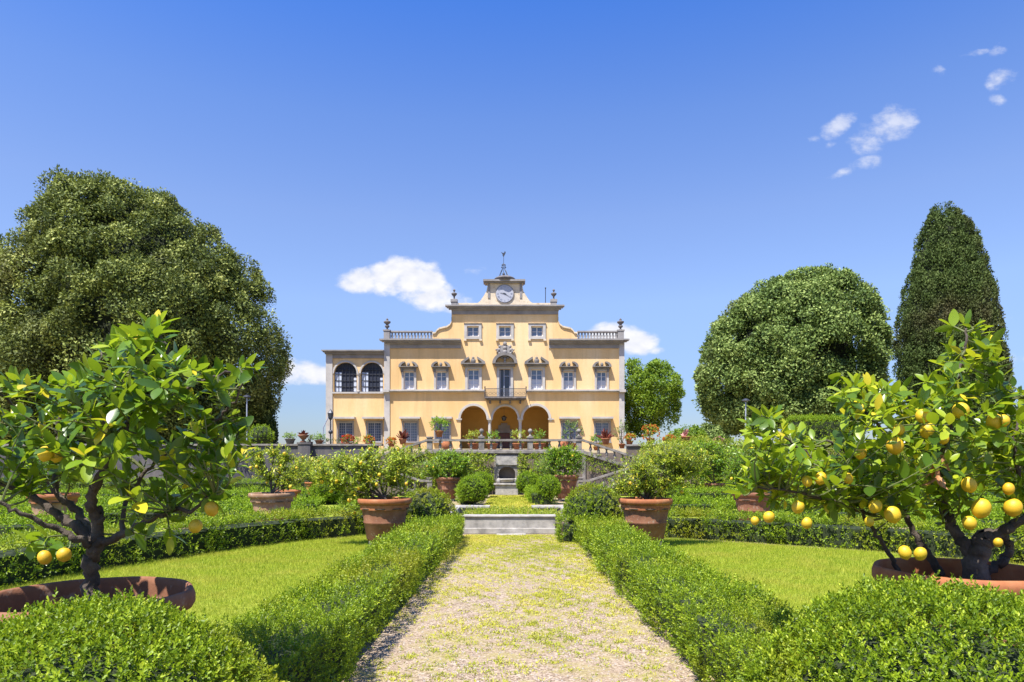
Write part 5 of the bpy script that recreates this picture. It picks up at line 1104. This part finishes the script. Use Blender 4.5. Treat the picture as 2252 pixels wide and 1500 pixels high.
# ---------------------------------------------------------------- terrace pots and plants
def potplant(label, px, d, zb, R, H, spread, ph, m, potm='terrared', leaf=.09, n=60, kind='bush', name='potted_plant', catg='potted plant', fl=None, group=None):
    t = thing(name, label, catg, (X(px, d), d, zb), group); c = (X(px, d), d, zb)
    mb = MB(); mb.lathe(c, [(R * .62, 0), (R * .8, H * .55), (R * .95, H * .85), (R * 1.05, H * .88), (R * 1.05, H), (R * .9, H), (R * .86, H * .9)], 16); mb.build('pot', potm, t, smooth=True)
    v = unit(rng.normal(size=(n, 3)) + np.array([0, 0, .5])); cc = np.array([c[0], d, zb + H + ph * .45])
    if kind == 'spike':
        k = 22; th = rng.uniform(0, 6.28, k); el = rng.uniform(.25, 1.4, k); dd = np.stack([np.cos(th) * np.cos(el), np.sin(th) * np.cos(el), np.sin(el)], 1)
        leafobj('foliage', (np.tile([c[0], d, zb + H * .95], (k, 1)) + dd * .03, dd, rng.normal(size=(k, 3)), np.full(k, ph) * rng.uniform(.7, 1.1, k), np.full(k, ph * .24), rng.uniform(0, 1, k)), m, t, style='full', curve=.15, fold=.25)
    else:
        p = cc + v * np.array([spread, spread, ph * .55]) * (rng.uniform(.2, 1, (n, 1)) ** .4)
        leafobj('foliage', sprigs(p, v, 7, leaf * 1.8, leaf, leaf * .5, .3, .6), m, t, style='hex')
        mb = MB()
        for k in range(5): tip = cc + v[k] * np.array([spread, spread, ph * .5]) * .8; mb.tube([(c[0], d, zb + H * .8), tuple((np.array([c[0], d, zb + H]) + tip) / 2 + rng.normal(size=3) * .03), tuple(tip)], [.022, .016, .008], 5)
        mb.build('stems', 'bark', t)
        if fl: p = cc + v * np.array([spread, spread, ph * .6]) * 1.02; leafobj('flowers', sprigs(p, v, 6, .05, .07, .06, .3, .6), fl, t, style='hex')
    return t
zc = 2.525
potplant('round bushy yellow green lemon tree in a pot at the left corner of the platform', 966, D1, Z(961, D1), .21, .3, .40, .62, 'lemongreen', leaf=.09, n=90)
potplant('dark red pointed agave in a terracotta urn on the left stair rail', 886, 36, 2.5, .22, .3, .3, .52, 'redleaf', kind='spike', name='potted_agave')
potplant('dark red pointed agave in a terracotta urn right of the stairs', 1332, 36, 2.5, .24, .32, .3, .55, 'redleaf', kind='spike', name='potted_agave')
potplant('pale pink spiky plant on the terrace wall among green climbers', 1508, 35.6, 2.6, .24, .3, .3, .4, 'petpink', kind='spike', name='potted_agave')
potplant('pink flowering pot half sunk in the climbers on the right wall', 1580, 35.6, 2.3, .22, .25, .25, .3, 'lemongreen', fl='petpink', n=30)
potplant('bright red geraniums in a pot on the wall under the first wing window', 765, 36, zc - .15, .22, .2, .30, .38, 'lemongreen', fl='petred', n=70, leaf=.07)
potplant('orange flowers in a pot on the wall under the second wing window', 812, 36, zc - .15, .2, .2, .26, .34, 'lemongreen', fl='petor', n=60, leaf=.07)
potplant('green plant between the red and the orange flowers', 785, 36.1, zc - .15, .15, .15, .2, .32, 'lemongreen', n=40, leaf=.07)
potplant('yellow green flowering plant on the wall beside the corner pilaster', 861, 36, zc - .15, .2, .16, .26, .26, 'lemonpale', fl='petor', n=50, leaf=.07)
potplant('green leaves in a dark planter at the left end of the wall', 638, 36, zc, .28, .28, .3, .22, 'boxfar', potm='darkstone', n=50, leaf=.08)
potplant('plant in a low planter between the stone flower urn and the lamp', 702, 36, zc, .24, .2, .3, .25, 'lemongreen', potm='terra', n=45, leaf=.08)
potplant('blue green succulent beside the stone flower urn', 682, 36.1, zc, .16, .12, .2, .3, 'holm', n=30, leaf=.08)
potplant('orange flower pot on the wall right of the villa', 1385, 36, 2.5, .2, .2, .26, .3, 'lemonpale', fl='petor', n=50, leaf=.07)
potplant('small sparse tree in a terracotta pot on the wall under the bright tree', 1430, 36, 2.5, .22, .34, .45, .65, 'lemonpale', fl='petor', n=60, leaf=.08)
potplant('orange pot plant left of the pink spiky plant', 1472, 36, 2.45, .2, .2, .3, .3, 'lemonpale', fl='petor', n=50, leaf=.07)
potplant('tall thin shrub in front of the right corner pilaster', 1368, 36.6, 2.3, .18, .25, .3, 1.2, 'holm', n=60, leaf=.08)
potplant('low green shrub under the last ground floor window', 1312, 36.8, 2.2, .2, .2, .4, .6, 'lemongreen', n=70, leaf=.08)
potplant('wispy tall citrus in a pot at the right corner of the platform', 1257, 34.4, zf + .05, .2, .35, .55, 1.15, 'holm', n=70, leaf=.09, group='potted plants on the platform')
for px, lab, sp_, ph, mm in ((1042, 'drooping yellow green citrus behind the second balustrade bay', .42, .62, 'lemonpale'), (1082, 'leafy citrus just left of the loggia door', .36, .55, 'lemongreen'), (1140, 'citrus just right of the loggia door', .36, .6, 'lemonpale'), (1186, 'citrus behind the post of the third ball finial', .34, .6, 'lemongreen')):
    potplant(lab, px, 34.3, zf + .05, .3, .38, sp_, ph, mm, n=60, leaf=.08, group='potted plants on the platform')
for px, lab in ((983, 'orange glazed jar behind the left balustrade bay'), (1240, 'orange glazed jar behind the right balustrade bay')):
    mb = MB(); mb.lathe((X(px, 34.6), 34.6, zf + .05), [(.14, 0), (.25, .2), (.27, .36), (.18, .5), (.16, .54), (.2, .58)], 18); tag(mb.build('jar', 'terrared', smooth=True), lab, 'jar')
# stone flower urn on its pier
t = thing('flower_urn', 'terracotta urn shaped like an open flower on the wall pier', 'urn', (X(667, 35.65), 35.65, 2.6)); c = (X(667, 35.65), 35.65, 2.6)
mb = MB(); mb.lathe(c, [(.16, 0), (.17, .04), (.07, .10), (.08, .14), (.2, .26), (.3, .38), (.26, .40)], 16); mb.build('bowl', 'terra', t, smooth=True)
k = 12; th = np.linspace(0, 6.28, k, endpoint=False); dd = np.stack([np.cos(th), np.sin(th), np.full(k, .75)], 1); dd = np.concatenate([dd, np.array([[0, .05, 1], [.35, 0, 1], [-.35, 0, 1]])])
leafobj('petals', (np.tile([c[0], c[1], c[2] + .26], (k + 3, 1)), dd, np.tile([0, 0, 1.], (k + 3, 1)) + rng.normal(size=(k + 3, 3)) * .1, np.full(k + 3, .40), np.full(k + 3, .17), np.full(k + 3, .4)), 'redleaf', t, style='full', curve=-.1, fold=.2)
# lamps
def lamp(label, px, d, ptop, pbot, style):
    t = thing('lamp_post', label, 'lamp post', (X(px, d), d, 2.1)); x = X(px, d); z1 = Z(ptop, d)
    mb = MB(); mb.tube([(x, d, 2.1), (x, d, 2.5), (x, d, z1 - .1)], [.07, .045, .035], 8); mb.build('post', 'greywood' if style != 'lantern' else 'darkiron', t)
    mb = MB()
    if style == 'lantern': mb.lathe((x, d, z1 - .45), [(.05, 0), (.13, .12), (.16, .36), (.18, .38), (.07, .52), (.02, .62)], 6); mb.sphere((x, d, z1 - 1.12), .12)
    else: mb.lathe((x, d, z1 - .1), [(.05, 0), (.24, .06), (.22, .12), (.05, .2)], 12)
    mb.build('lamp_head', 'darkiron', t)
lamp('dark wrought lantern post before the villa wing corner', 727, 38, 906, 965, 'lantern'); lamp('slim grey lamp post before the dark cypress on the left', 543, 41, 872, 960, 'plain'); lamp('slim grey lamp post before the round evergreen on the right', 1640, 41, 880, 950, 'plain')
mb = MB(); mb.tube([(X(711, 38.5), 38.5, 2.1), (X(711, 38.5), 38.5, Z(940, 38.5)), (X(722, 38.5), 38.5, Z(918, 38.5))], .03, 6); tag(mb.build('bent_pole', 'greywood'), 'thin pale bent pole beside the lantern post', 'pole')
